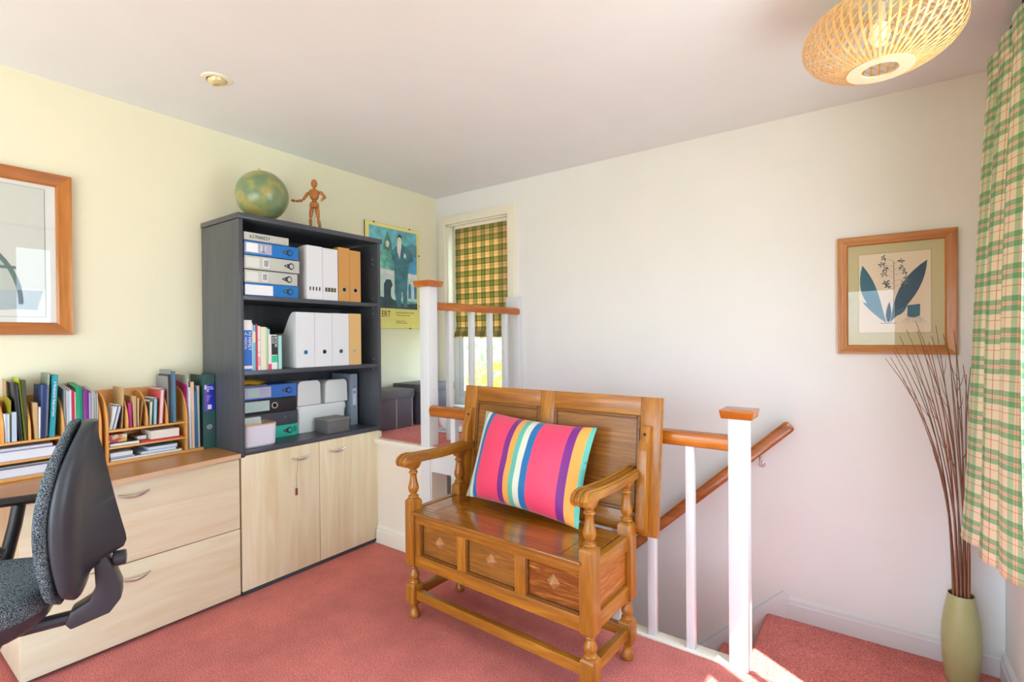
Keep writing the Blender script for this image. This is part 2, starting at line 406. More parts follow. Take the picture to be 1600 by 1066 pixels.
hr = thing('wall_handrail', 'sloping wooden handrail fixed to the white stair wall', 'handrail', (-0.8, 3.13, 0.3))
p0 = Vector((-0.375, 3.115, 0.842)); p1 = Vector((-2.4, 3.115, 0.842-2.025*0.955)); t = (p1-p0).normalized(); nrm = Vector((-t.z, 0, t.x)); nrm = nrm if nrm.z > 0 else -nrm
sec = [(-0.018,-0.030),(0.018,-0.030),(0.024,-0.02),(0.022,0.0),(0.026,0.018),(0.016,0.032),(-0.016,0.032),(-0.026,0.018),(-0.022,0.0),(-0.024,-0.02)]
vs = []
for p, f in ((p0, 0.75), (p0+t*0.012, 1.0), (p1, 1.0)):
    vs += [p+Vector((0, a*f, 0))+nrm*b_*f for a, b_ in sec]
k = len(sec); fs = [list(range(k)), list(range(2*k, 3*k))[::-1]]
for q in range(2): fs += [(q*k+i, q*k+(i+1) % k, (q+1)*k+(i+1) % k, (q+1)*k+i) for i in range(k)]
MB().add(vs, fs).build('rail', wood('rail wood slope', (144, 74, 24), (200, 116, 52), 'X', 0.6, 0.25, coat=0.5), hr, smooth=0.5)
chrome = mat('chrome', (225, 225, 228), 0.18, metal=1.0)
for x in (-0.53, -1.35, -2.1):
    z = 0.842+(x+0.375)*0.955-0.05
    MB().tube([(x, 3.115, z+0.012), (x, 3.118, z-0.02), (x, 3.15, z-0.045), (x, YB-0.002, z-0.05)], 0.005, 8).lathe([(0.02, 0), (0.018, 0.005)], (x, YB-0.001, z-0.05), 16, Matrix.Rotation(PI/2, 4, 'X')).build('bracket', chrome, hr)

# ------------------------------------------------------------------ windows
glass = glassmat('window glass')
x0, x1, z0, z1 = W1
w1 = thing('window_1', 'tall narrow window with cream surround in the back wall', 'window', (-2.65, YB, z0), kind='structure')
aw = 0.072
def arch(y0, y1):
    b = MB()
    b.add([(x0-aw,y0,z0-0.02),(x0,y0,z0-0.02),(x0,y0,z1),(x0-aw,y0,z1+aw),(x0-aw,y1,z0-0.02),(x0,y1-0.0,z0-0.02),(x0,y1,z1),(x0-aw,y1,z1+aw)], [(0,1,2,3),(7,6,5,4),(0,3,7,4),(1,5,6,2),(0,4,5,1)])
    b.add([(x1+aw,y0,z0-0.02),(x1,y0,z0-0.02),(x1,y0,z1),(x1+aw,y0,z1+aw),(x1+aw,y1,z0-0.02),(x1,y1,z0-0.02),(x1,y1,z1),(x1+aw,y1,z1+aw)], [(0,3,2,1),(4,5,6,7),(0,4,7,3),(1,2,6,5),(0,1,5,4)])
    b.add([(x0-aw,y0,z1+aw),(x0,y0,z1),(x1,y0,z1),(x1+aw,y0,z1+aw),(x0-aw,y1,z1+aw),(x0,y1,z1),(x1,y1,z1),(x1+aw,y1,z1+aw)], [(0,1,2,3),(7,6,5,4),(0,3,7,4),(1,5,6,2)])
    return b
arch(YB-0.026, YB+0.002).build('window_surround', cream_w, w1, bevel=0.006, weld=True)
b = MB(); b.box(x0, x0+0.012, YB, YB+0.16, z0, z1); b.box(x1-0.012, x1, YB, YB+0.16, z0, z1); b.box(x0, x1, YB, YB+0.16, z1-0.012, z1); b.box(x0-0.03, x1+0.0, YB-0.05, YB+0.16, z0, z0+0.025)
b.build('window_reveal', cream_w, w1)
b = MB(); ya, yb_ = YB+0.075, YB+0.125
b.box(x0+0.012, x0+0.062, ya, yb_, z0+0.025, z1-0.012); b.box(x1-0.062, x1-0.012, ya, yb_, z0+0.025, z1-0.012); b.box(x0+0.062, x1-0.062, ya, yb_, z0+0.025, z0+0.085); b.box(x0+0.062, x1-0.062, ya, yb_, z1-0.072, z1-0.012)
b.build('window_frame', gloss_w, w1, bevel=0.004)
b = MB(); ya2 = ya+0.008
b.box(x0+0.064, x0+0.112, ya2, yb_-0.008, z0+0.087, z1-0.074); b.box(x1-0.112+0.02, x1-0.064, ya2, yb_-0.008, z0+0.087, z1-0.074); b.box(x0+0.112, x1-0.092, ya2, yb_-0.008, z0+0.087, z0+0.14); b.box(x0+0.112, x1-0.092, ya2, yb_-0.008, z1-0.122, z1-0.074)
b.build('sash', gloss_w, w1, bevel=0.004)
MB().box(x0+0.111, x1-0.091, ya+0.022, ya+0.026, z0+0.139, z1-0.121).build('pane', glass, w1)

def side_window(name, label, horiz, a0, a1, z0, z1, plane, sgn, mull, dp):
    # horiz: 'y' for a window in the right wall, 'x' for one in the front wall; mull: list of (from, to)
    w = thing(name, label, 'window', ((plane, (a0+a1)/2, z0) if horiz == 'y' else ((a0+a1)/2, plane, z0)), kind='structure')
    def bx(b, p0, p1, q0, q1, zz0, zz1):
        if horiz == 'y': b.box(plane+sgn*p0, plane+sgn*p1, q0, q1, zz0, zz1)
        else: b.box(q0, q1, plane+sgn*p0, plane+sgn*p1, zz0, zz1)
    b = MB(); f = 0.05
    bx(b, dp[0], dp[1], a0, a0+f, z0, z1); bx(b, dp[0], dp[1], a1-f, a1, z0, z1); bx(b, dp[0], dp[1], a0+f, a1-f, z0, z0+f); bx(b, dp[0], dp[1], a0+f, a1-f, z1-f, z1)
    for c0, c1 in mull: bx(b, dp[0], dp[1], c0, c1, z0+f, z1-f)
    b.build('window_frame', gloss_w, w)
    b = MB(); bx(b, -0.06, dp[1]+0.02, a0-0.03, a1+0.03, z0-0.03, z0); b.build('window_sill', gloss_w, w)
    ed = [a0+f]+[q for c in mull for q in c]+[a1-f]
    for i in range(0, len(ed), 2):
        b = MB(); bx(b, (dp[0]+dp[1])/2-0.002, (dp[0]+dp[1])/2+0.002, ed[i], ed[i+1], z0+f, z1-f); b.build('pane', glass, w)
side_window('window_2', 'wide white casement window in the right wall beyond the curtain', 'y', W2[0], W2[1], W2[2], W2[3], XR, 1, [(1.40, 1.491), (1.567, 1.595)], (0.03, 0.06))
side_window('fill_window', 'wide white window added behind the camera for fill light', 'x', W3[0], W3[1], W3[2], W3[3], YF, -1, [(-2.03, -1.97), (-1.03, -0.97)], (0.07, 0.13))  # added opening, lets fill light onto the furniture fronts
_o = daylight('daylight_back', (-2.65, YB+0.19, 1.5), (-PI/2, 0, 0), 0.64, 1.5, 1, (1, 1, 1)); _o.data.cycles.is_portal = True

# ================================================================== desk, drawers, bookcase
def plank_wood(name, c1, c2, axis, wscale, rough=0.35):
    # pale maple-look boards: grain plus board-to-board tone
    m, N, L, b = newmat(name)
    t = N.new('ShaderNodeTexCoord'); mp = N.new('ShaderNodeMapping'); sp = N.new('ShaderNodeSeparateXYZ')
    s = {'Y': (3, 1.0, 9), 'Z': (3, 9, 0.8)}[axis]; mp.inputs['Scale'].default_value = s
    n1 = N.new('ShaderNodeTexNoise'); n1.inputs['Scale'].default_value = 1.6; n1.inputs['Detail'].default_value = 6; n1.inputs['Distortion'].default_value = 1.2
    r = N.new('ShaderNodeValToRGB'); r.color_ramp.elements[0].position = 0.25; r.color_ramp.elements[1].position = 0.62
    r.color_ramp.elements[0].color = lin(c1); r.color_ramp.elements[1].color = lin(c2)
    vo = N.new('ShaderNodeTexWhiteNoise'); vo.noise_dimensions = '1D'
    f = N.new('ShaderNodeMath'); f.operation = 'MULTIPLY'; f.inputs[1].default_value = wscale
    fl = N.new('ShaderNodeMath'); fl.operation = 'FLOOR'
    mx = N.new('ShaderNodeMix'); mx.data_type = 'RGBA'; mx.blend_type = 'MULTIPLY'; mx.inputs[0].default_value = 1
    r2 = N.new('ShaderNodeValToRGB'); r2.color_ramp.elements[0].color = (0.93, 0.90, 0.85, 1); r2.color_ramp.elements[1].color = (1, 1, 1, 1)
    L.new(t.outputs['Object'], mp.inputs[0]); L.new(t.outputs['Object'], sp.inputs[0]); L.new(mp.outputs[0], n1.inputs['Vector'])
    L.new(sp.outputs[1 if axis == 'Z' else 2], f.inputs[0]); L.new(f.outputs[0], fl.inputs[0]); L.new(fl.outputs[0], vo.inputs['W'])
    L.new(vo.outputs['Value'], r2.inputs[0]); L.new(n1.outputs[0], r.inputs[0]); L.new(r.outputs[0], mx.inputs[6]); L.new(r2.outputs[0], mx.inputs[7])
    L.new(mx.outputs[2], b.inputs['Base Color']); b.inputs['Roughness'].default_value = rough
    return m
maple_h = plank_wood('maple drawer front', (236, 222, 182), (246, 239, 210), 'Y', 7)
maple_v = plank_wood('maple door', (232, 214, 170), (246, 237, 206), 'Z', 9)
desk_top_m = wood('desk top veneer', (168, 112, 56), (200, 146, 84), 'Y', 0.5, 0.3, mid=(186, 130, 70))
desk_edge_m = mat('desk edge band', (226, 190, 152), 0.4)
charcoal = wood('charcoal laminate', (66, 70, 76), (84, 88, 94), 'Z', 2.2, 0.35, dist=0.6)
charcoal_h = wood('charcoal laminate shelf', (62, 66, 74), (78, 82, 90), 'Y', 2.2, 0.3, dist=0.6)
steel = mat('brushed steel', (214, 212, 206), 0.35, metal=1.0)
def bow_handle(y0, y1, z, x, root):
    b = MB(); pts = []; n = 12
    for i in range(n+1):
        t = i/n; pts.append((x+0.004+0.022*math.sin(PI*t), y0+(y1-y0)*t, z-0.010*math.sin(PI*t)+0.004))
    b.tube(pts, [0.003+0.003*math.sin(PI*i/n) for i in range(n+1)], 8, flat=1.4)
    return b.build('handle', steel, root)
dk = thing('desk', 'long wood-topped desk along the left wall under the organisers', 'desk', (-2.85, 0.5, 0))
pts = [(XL+0.006, -0.9), (-2.575, -0.9), (-2.566, 0.2), (-2.570, 0.48), (-2.600, 0.72), (-2.625, 0.93), (-2.648, 1.13), (-2.660, 1.286), (XL+0.006, 1.286)]
MB().prism(pts, 'xy', 0.7255, 0.745).build('desk_top', desk_top_m, dk, smooth=0.5)
ep = [p for p in pts[1:8]]
b = MB(); vs = []; fs = []
for q in ep: vs += [(q[0], q[1], 0.7215), (q[0]+0.004, q[1], 0.7215), (q[0]+0.004, q[1], 0.7445), (q[0], q[1], 0.7445)]
for i in range(len(ep)-1):
    for j in range(4): fs.append((i*4+j, i*4+(j+1) % 4, (i+1)*4+(j+1) % 4, (i+1)*4+j))
fs += [(0, 1, 2, 3), tuple(4*(len(ep)-1)+j for j in (3, 2, 1, 0))]
b.add(vs, fs).build('edge_band', desk_edge_m, dk)
MB().box(XL+0.02, XL+0.04, -0.9, 0.445, 0.25, 0.7215).build('modesty_panel', wood('desk panel', (190, 138, 74), (214, 164, 98), 'Y', 0.5, 0.4), dk)
MB().box(XL+0.04, -2.70, -0.9, -0.875, 0, 0.7215).build('end_panel', desk_top_m, dk)
dr = thing('drawer_unit', 'pale maple two-drawer filing unit under the desk top', 'drawers', (-2.87, 0.87, 0))
MB().box(XL+0.03, XF-0.018, 0.455, 1.282, 0.014, 0.7195).build('body', maple_v, dr)
MB().box(XL+0.05, XF-0.03, 0.465, 1.275, 0.0, 0.0139).build('plinth', charcoal_h, dr)
for z0, z1, hz in ((0.018, 0.3555, 0.290), (0.3605, 0.7165, 0.657)):
    f = MB().box(XF-0.018, XF, 0.457, 1.281, z0, z1).build('drawer', maple_h, dr, bevel=0.0015)
    bow_handle(0.765, 0.882, hz, XF, f)
bc = thing('bookcase', 'tall charcoal bookcase with pale maple cupboard doors below', 'bookcase', (-2.87, 1.75, 0))
Y0, Y1, xb = 1.290, 2.207, XL+0.012
for y in (Y0, Y1-0.022):
    MB().box(xb, XF, y, y+0.022, 0.72, 1.962).build('side_panel', charcoal, bc, bevel=0.0015)
MB().box(xb, XF+0.006, Y0-0.004, Y1+0.012, 1.965, 1.993).build('top_panel', charcoal_h, bc, bevel=0.0015)
for z in (1.5665, 1.169):
    MB().box(xb+0.012, XF-0.004, Y0+0.0225, Y1-0.0225, z-0.023, z).build('shelf', charcoal_h, bc, bevel=0.0015)
MB().box(xb+0.012, XF+0.002, Y0+0.0225, Y1-0.0225, 0.730, 0.756).build('bottom_panel', charcoal_h, bc, bevel=0.0015)
MB().box(xb, xb+0.010, Y0+0.0225, Y1-0.0225, 0.756, 1.964).build('back_panel', charcoal, bc)
MB().box(xb, XF-0.02, Y0+0.002, Y1-0.002, 0.022, 0.719).build('cupboard_body', charcoal, bc)
MB().box(xb+0.02, XF-0.004, Y0+0.004, Y1-0.004, 0.0, 0.0218).build('plinth', charcoal_h, bc)
for y0, y1, hy in ((Y0+0.001, 1.7405, (1.565, 1.682)), (1.7435, Y1-0.001, (1.806, 1.922))):
    d_ = MB().box(XF-0.0195, XF, y0, y1, 0.0235, 0.7285).build('door', maple_v, bc, bevel=0.0015)
    bow_handle(hy[0], hy[1], 0.662, XF, d_)
pin = mat('shelf pin steel', (205, 205, 205), 0.3, metal=1.0)
for z in (1.86, 1.83, 1.60, 1.535, 1.50, 1.20, 1.135):
    MB().ell((XF-0.05, Y1-0.0235, z), (0.004, 0.003, 0.004), 8, 6).build('shelf_pin', pin, bc)
# key tag hanging from the left door handle
kt = thing('key_tag', 'small brown tag hanging on a cord from the left cupboard handle', 'key tag', (XF+0.02, 1.592, 0.45))
MB().tube([(XF+0.020, 1.589, 0.668), (XF+0.026, 1.590, 0.655), (XF+0.010, 1.591, 0.56), (XF+0.008, 1.592, 0.492)], 0.0012, 6).build('cord', mat('brown cord', (150, 110, 70), 0.8), kt)
MB().box(XF+0.004, XF+0.008, 1.5855, 1.5985, 0.452, 0.492).build('tag', mat('tag leather', (130, 66, 36), 0.6), kt, bevel=0.002)

# ------------------------------------------------------------------ lever arch files
blue_f = mat('blue file board', (22, 120, 200), 0.35); grey_f = mat('grey file board', (196, 200, 192), 0.45); teal_f = mat('teal file board', (60, 200, 176), 0.4)
black_f = mat('black file board', (38, 36, 44), 0.4); dgrey_f = mat('slate file board', (74, 78, 88), 0.4); royal_f = mat('royal blue file board', (66, 126, 216), 0.35)
clip_m = mat('dark clip plastic', (44, 50, 60), 0.35); label_w = mat('white label paper', (238, 240, 244), 0.6); label_l = mat('lilac label paper', (176, 176, 206), 0.6)
label_m = mat('mint label paper', (206, 232, 228), 0.6); ink = mat('black ink', (30, 30, 34), 0.6); paper = mat('paper', (236, 234, 226), 0.8)
def teardrop(b, x, y, z, L_, R_, hole):
    # finger ring lying on a spine facing +x, point towards -y
    n = 20; out = []; inn = []
    for i in range(n):
        a = 2*PI*i/n; c, s_ = math.cos(a), math.sin(a)
        r = R_
        if c < 0: r = R_ + (L_-R_)*max(0.0, (-c))**3.0
        out.append((y+r*c, z+max(-R_, min(R_, r*s_ if c > 0 else R_*s_*(1-0.35*max(0, -c))))))
        inn.append((y+0.004+hole*c, z+hole*s_))
    vs = [(x, p, q) for p, q in out]+[(x, p, q) for p, q in inn]+[(x+0.002, p, q) for p, q in out]+[(x+0.002, p, q) for p, q in inn]
    fs = []
    for i in range(n):
        j = (i+1) % n
        fs += [(2*n+i, 2*n+j, 3*n+j, 3*n+i), (i, n+i, n+j, j), (i, j, 2*n+j, 2*n+i), (n+i, 3*n+i, 3*n+j, n+j)]
    return b.add(vs, fs)
def barcode(b, x, y0, y1, z0, z1, n=9):
    w = (y1-y0)/n
    for i in range(n):
        if i % 2 == 0: b.box(x, x+0.0006, y0+i*w, y0+i*w+w*random.uniform(0.5, 1.0), z0, z1)
    return b
def flat_file(label, y0, y1, z0, z1, xf, depth, m, style, ring=True, lab=None):
    t = thing('lever_arch_file', label, 'file', (xf-depth/2, (y0+y1)/2, z0), group=None)
    b = MB(); e_ = 0.004
    b.box(xf-depth, xf, y0, y1, z1-e_, z1); b.box(xf-depth, xf, y0, y1, z0, z0+e_); b.box(xf-e_, xf, y0, y1, z0+e_, z1-e_)
    b.build('cover', m, t, bevel=0.001)
    MB().box(xf-depth+0.01, xf-0.03, y0+0.004, y1-0.008, z0+0.006, z1-0.012).build('pages', paper, t)
    zc, h = (z0+z1)/2, z1-z0
    for i_, (a0, a1, m2, f0, f1) in enumerate(style):
        MB().box(xf, xf+0.0006+0.0004*i_, a0, a1, z0+h*f0, z0+h*f1).build('spine_label', m2, t)
    if lab: barcode(MB(), xf+0.0017, lab[0], lab[1], z0+h*0.25, z0+h*0.75).build('bar_code', ink, t)
    if ring == 'round':
        MB().lathe([(0.0185, 0), (0.0185, 0.003), (0.0125, 0.003), (0.0125, 0)], (xf, y1-0.135, zc), 24, Matrix.Rotation(PI/2, 4, 'Y'), cap=False).build('finger_ring', steel, t)
        MB().lathe([(0.0125, 0), (0.0125, 0.0006)], (xf, y1-0.135, zc), 20, Matrix.Rotation(PI/2, 4, 'Y')).build('finger_hole_disc', mat('hole shadow board', (14, 14, 16), 0.9), t)  # flat disc on the spine, the hole's shade is its dark colour
    elif ring:
        o = teardrop(MB(), xf, y1-0.052, zc, 0.040, min(0.019, h*0.3), min(0.0125, h*0.19)).build('finger_ring', clip_m, t)
        MB().lathe([(0.0035, 0), (0.0035, 0.0012)], (xf+0.002, y1-0.078, zc), 10, Matrix.Rotation(PI/2, 4, 'Y')).build('rivet', steel, o)
    return t
xs = XF-0.008
flat_file('blue file with a big white label, lowest in the top-shelf stack', 1.322, 1.625, 1.5675, 1.634, xs, 0.29, blue_f, [(1.324, 1.475, label_w, 0.06, 0.86)])
flat_file('grey file with a small barcode label, second from the bottom of the top-shelf stack', 1.322, 1.619, 1.6365, 1.703, xs, 0.29, grey_f, [(1.330, 1.395, mat('pale label', (222, 226, 220), 0.6), 0.12, 0.85), (1.415, 1.447, label_w, 0.16, 0.84)], lab=(1.420, 1.442))
flat_file('grey file, middle of the top-shelf stack of files', 1.322, 1.632, 1.7095, 1.779, xs, 0.29, grey_f, [(1.330, 1.402, mat('pale label', (222, 226, 220), 0.6), 0.12, 0.85), (1.422, 1.454, label_w, 0.16, 0.84)], lab=(1.427, 1.449))
flat_file('blue file with a lilac and white label, second from the top on the top shelf', 1.322, 1.625, 1.7835, 1.855, xs, 0.29, blue_f, [(1.324, 1.470, label_l, 0.14, 0.90), (1.333, 1.394, mat('bright label', (246, 248, 250), 0.6), 0.2, 0.86), (1.410, 1.436, mat('bright label', (246, 248, 250), 0.6), 0.34, 0.76)], lab=(1.416, 1.431))
t = flat_file('slim pale grey folder with black lettering lying on top of the upper stack', 1.322, 1.569, 1.8595, 1.900, xs, 0.29, grey_f, [], ring=None)
text('lettering', 'A-Z FINANCE P', 0.026, (xs+0.0006, 1.350, 1.871), FX, ink, t, sx=0.62)
xs3 = -2.85
flat_file('teal file at the bottom of the lower stack behind the white bin', 1.40, 1.718, 0.7565, 0.826, xs3, 0.2, teal_f, [(1.690, 1.712, mat('green label', (18, 150, 116), 0.6), 0.3, 0.8)])
t = flat_file('slate grey box file between the teal and black files', 1.40, 1.720, 0.829, 0.906, xs3, 0.2, dgrey_f, [], ring=None)
for y in (1.640, 1.682): MB().ell((xs3+0.0005, y, 0.873), (0.002, 0.0035, 0.0035), 8, 6).build('stud', steel, t)
flat_file('black file with a mint label and steel ring in the lower stack', 1.40, 1.711, 0.909, 0.990, xs3, 0.2, black_f, [(1.405, 1.545, label_m, 0.18, 0.9)], ring='round')
flat_file('royal blue file with a lilac label on top of the lower stack', 1.40, 1.715, 0.993, 1.070, xs3, 0.2, royal_f, [(1.405, 1.555, mat('pale lilac label', (206, 206, 232), 0.6), 0.1, 0.88), (1.42, 1.485, label_m, 0.2, 0.8)])
# yellow packet lying on the royal blue file
t = thing('packet', 'crumpled yellow packet lying on top of the royal blue file', 'packet', (-2.93, 1.46, 1.0705))
foil = mat('yellow packet film', (222, 178, 60), 0.3, noise=0.35, nscale=18)
def pk(u, v, s_):
    a = (u-0.5)*2; c = (v-0.5)*2
    h = 0.022*max(0, 1-abs(a)**4)*max(0, 1-abs(c)**4)
    return Vector((-2.90+c*0.055, 1.440+a*0.095, 1.0715+0.018+s_*h+0.006*math.sin(9*u+5*v)*(1-abs(a))))
b = MB(); b.grid(lambda u, v: pk(u, v, 0.8), 16, 8); b.grid(lambda u, v: pk(u, 1-v, -0.75), 16, 8); b.build('packet', foil, t)
MB().box(-2.965, -2.848, 1.395, 1.53, 1.0708, 1.0765).build('card', mat('brown card', (150, 96, 70), 0.7), t)

# ------------------------------------------------------------------ magazine files
mag_w = mat('white card file', (226, 230, 234), 0.6); mag_t = mat('tan card file', (206, 152, 84), 0.6); mag_p = mat('pale wood card file', (222, 182, 118), 0.6)
def mag(label, y0, y1, z0, z1, m, hole, group=None, back=0.55, depth=0.26, xf=XF-0.010):
    t = thing('magazine_file', label, 'magazine file', (xf-depth/2, (y0+y1)/2, z0), group=group)
    h = z1-z0; w = 0.003
    prof = [(xf-depth, z0), (xf, z0), (xf, z1), (xf-0.03, z1)]
    for i in range(1, 9):
        s_ = i/8; prof.append((xf-0.03-0.14*s_, z1-h*(1-back)*(3*s_*s_-2*s_**3)))
    prof.append((xf-depth, z0+h*back))
    b = MB(); b.prism(prof, 'xz', y0, y0+w); b.prism(prof, 'xz', y1-w, y1); b.box(xf-depth, xf, y0+w, y1-w, z0, z0+w); b.box(xf-depth, xf-depth+w, y0+w, y1-w, z0+w, z0+h*back)
    b.build('body', m, t)
    MB().box(xf-w, xf, y0+w, y1-w, z0+w, z1).build('spine_panel', m, t)
    yc = (y0+y1)/2
    if hole[0] == 'round':
        MB().lathe([(0.0125, 0), (0.0125, 0.0008)], (xf, hole[3] if len(hole) > 3 else yc, z0+hole[1]), 20, Matrix.Rotation(PI/2, 4, 'Y')).build('finger_hole_disc', mat(*hole[2]), t)  # no cut hole: a flat disc with the inside shade as colour
        MB().lathe([(0.0155, 0), (0.0155, 0.0015), (0.0125, 0.0015), (0.0125, 0)], (xf, hole[3] if len(hole) > 3 else yc, z0+hole[1]), 20, Matrix.Rotation(PI/2, 4, 'Y'), cap=False).build('ring', steel if len(hole[2]) < 5 else m, t)
    else:
        o = MB().box(xf, xf+0.0006, y0+0.016, y1-0.014, z0+hole[1], z0+hole[1]+0.026).build('label_slot', mat(*hole[2]), t)
        b = MB(); n = 7; ww = (y1-y0-0.03)/n
        for i in range(n):
            if i % 2 == 0 or random.random() < 0.2: b.box(xf+0.0006, xf+0.001, y0+0.017+i*ww, y0+0.017+i*ww+ww*0.8, z0+hole[1]+0.002, z0+hole[1]+0.024)
        b.build('slot_stripes', ink, o)
    MB().box(xf-depth+0.012, xf-0.012, y0+0.012, y1-0.012, z0+0.004, z0+h*0.62).build('papers', paper, t)
    return t
dark = ('dark hole', (24, 26, 30), 0.9)  # painted shade for the discs that stand in for holes
mag('white magazine file with a barred slot beside the blue and grey files', 1.679, 1.781, 1.568, 1.882, mag_w, ('slot', 0.05, ('slot card', (226, 226, 226), 0.6)), back=0.95)
mag('white magazine file with a slanted patterned slot beside the tan files', 1.783, 1.887, 1.568, 1.879, mag_w, ('slot', 0.05, ('slot card olive', (150, 150, 120), 0.6)), back=0.95)
mag('taller tan magazine file with a brass ring on the top shelf', 1.892, 1.973, 1.568, 1.899, mag_t, ('round', 0.072, dark), back=0.9)
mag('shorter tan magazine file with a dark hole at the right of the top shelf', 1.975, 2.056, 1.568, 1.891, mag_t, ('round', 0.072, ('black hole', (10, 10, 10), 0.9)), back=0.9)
mag('white magazine file with a blue hole and curved side on the middle shelf', 1.608, 1.724, 1.1705, 1.490, mag_w, ('round', 0.088, ('blue hole', (26, 110, 150), 0.6, 0, 0.5), 1.668))
mag('white magazine file in the middle of the three on the middle shelf', 1.726, 1.843, 1.1705, 1.490, mag_w, ('round', 0.088, dark+(0, 0.5), 1.790))
mag('white magazine file next to the pale wooden one on the middle shelf', 1.845, 1.963, 1.1705, 1.491, mag_w, ('round', 0.088, ('grey hole', (70, 74, 80), 0.8, 0, 0.5), 1.905))
mag('pale wooden magazine file at the right of the middle shelf', 1.965, 2.055, 1.1705, 1.493, mag_p, ('round', 0.088, ('pale hole', (200, 170, 120), 0.8), 2.005))

# ------------------------------------------------------------------ books on the middle shelf
def shelf_book(label, y0, y1, z1, m, xf=XF-0.012, depth=0.15, z0=1.1697, spine=(), group='books on the middle shelf'):
    t = thing('book', label, 'book', (xf-depth/2, (y0+y1)/2, z0), group=group)
    w = min(0.002, (y1-y0)*0.2)
    b = MB(); b.box(xf-depth, xf, y0, y0+w, z0, z1); b.box(xf-depth, xf, y1-w, y1, z0, z1); b.box(xf-w, xf, y0+w, y1-w, z0, z1)
    b.build('cover', m, t, bevel=0.0006, seg=1)
    MB().box(xf-depth+0.003, xf-w, y0+w, y1-w, z0+0.003, z1-0.003).build('pages', paper, t)
    for f0, f1, m2 in spine:
        MB().box(xf, xf+0.0007, y0+0.0004, y1-0.0004, z0+(z1-z0)*f0, z0+(z1-z0)*f1).build('spine_band', m2, t)
    return t
wbook = mat('white book cover', (236, 234, 232), 0.4); bblue = mat('book blue', (36, 112, 204), 0.4)
t = shelf_book('thick blue and white family medical book at the left end of the books', 1.3155, 1.359, 1.437, wbook, spine=[(0.10, 0.80, bblue), (0.0, 0.04, bblue)])
white_ink = mat('white ink', (244, 246, 250), 0.5)
text('lettering', 'A-Z', 0.026, (XF-0.0105, 1.3185, 1.356), FX, white_ink, t, sx=0.85)
text('lettering', 'FAMILY', 0.023, (XF-0.0105, 1.3395, 1.348), FXD, white_ink, t, sx=0.95)
text('lettering', 'MEDICAL', 0.019, (XF-0.0105, 1.3195, 1.348), FXD, white_ink, t, sx=0.85)
shelf_book('thin white book right beside the blue medical book', 1.3595, 1.3635, 1.421, wbook)
shelf_book('slim light blue book near the left end of the middle shelf', 1.364, 1.3785, 1.411, mat('light blue cover', (120, 196, 220), 0.45), spine=[(0.62, 0.86, mat('cream patch', (238, 226, 190), 0.5))])
shelf_book('slim red book between the light blue and white books', 1.380, 1.3905, 1.415, mat('red cover', (206, 70, 90), 0.45))
shelf_book('white book with two thin red bands on the spine', 1.391, 1.4035, 1.407, wbook, spine=[(0.68, 0.69, mat('red cover', (206, 70, 90), 0.45)), (0.40, 0.41, mat('red cover', (206, 70, 90), 0.45)), (0.1, 0.3, mat('pink band', (240, 170, 180), 0.5))])
shelf_book('thick cream paperback in the middle of the row of books', 1.405, 1.4345, 1.402, mat('cream cover', (232, 232, 206), 0.5))
shelf_book('thin pale green pamphlet next to the cream paperback', 1.435, 1.4435, 1.398, mat('pale green cover', (190, 226, 170), 0.5))
shelf_book('dark teal book standing behind the small white one', 1.445, 1.4685, 1.397, mat('dark teal cover', (20, 110, 120), 0.45), xf=XF-0.035, spine=[(0.84, 0.97, mat('pale emblem', (190, 230, 240), 0.5))])
shelf_book('small white and pink book in front of the teal book', 1.4465, 1.4645, 1.361, wbook, spine=[(0.0, 0.16, mat('pink cover', (230, 60, 110), 0.5))], depth=0.02)
t = shelf_book('black, green and white book near the curved magazine file', 1.465, 1.4985, 1.360, wbook, spine=[(0.42, 0.97, mat('black cover', (30, 34, 38), 0.5)), (0.20, 0.40, mat('green band', (60, 200, 150), 0.5))])
text('lettering', 'BOOK', 0.022, (XF-0.0105, 1.4825, 1.350), FXD, white_ink, t, sx=0.95)
text('lettering', 'GUIDE', 0.014, (XF-0.0105, 1.4690, 1.350), FXD, white_ink, t, sx=0.95)
shelf_book('slim pale turquoise book at the right end of the books', 1.504, 1.524, 1.355, mat('turquoise cover', (170, 226, 220), 0.5))

# ------------------------------------------------------------------ lower shelf
bin_m = mat('white bin plastic', (226, 226, 238), 0.3); rim_m = mat('bamboo rim', (222, 176, 120), 0.5)
t = thing('storage_bin', 'white plastic bin with bamboo rim at the front of the bottom shelf', 'bin', (-2.74, 1.405, 0.757))
def rrect(x0, x1, y0, y1, r, n=5):
    p = []
    for cx, cy, a0 in ((x1-r, y1-r, 0), (x0+r, y1-r, PI/2), (x0+r, y0+r, PI), (x1-r, y0+r, 1.5*PI)):
        for i in range(n+1): a = a0+PI/2*i/n; p.append((cx+r*math.cos(a), cy+r*math.sin(a)))
    return p
def tub(b, rings, close_bottom=True, close_top=False):
    k = len(rings[0][0]); vs = []; fs = []
    for poly, z in rings: vs += [(x, y, z) for x, y in poly]
    for i in range(len(rings)-1):
        for j in range(k): q = (j+1) % k; fs.append((i*k+j, i*k+q, (i+1)*k+q, (i+1)*k+j))
    if close_bottom: fs.append(list(range(k))[::-1])
    if close_top: fs.append([(len(rings)-1)*k+j for j in range(k)])
    return b.add(vs, fs)
bx0, bx1, by0, by1 = -2.835, -2.678, 1.3165, 1.500
R = lambda i, r: rrect(bx0+i, bx1-i, by0+i, by1-i, r)
tub(MB(), [(R(0.012, 0.02), 0.7565), (R(0.004, 0.028), 0.766), (R(0.002, 0.03), 0.82), (R(0, 0.03), 0.872), (R(0.003, 0.027), 0.872), (R(0.006, 0.026), 0.80), (R(0.010, 0.02), 0.762)], True, True).build('body', bin_m, t)
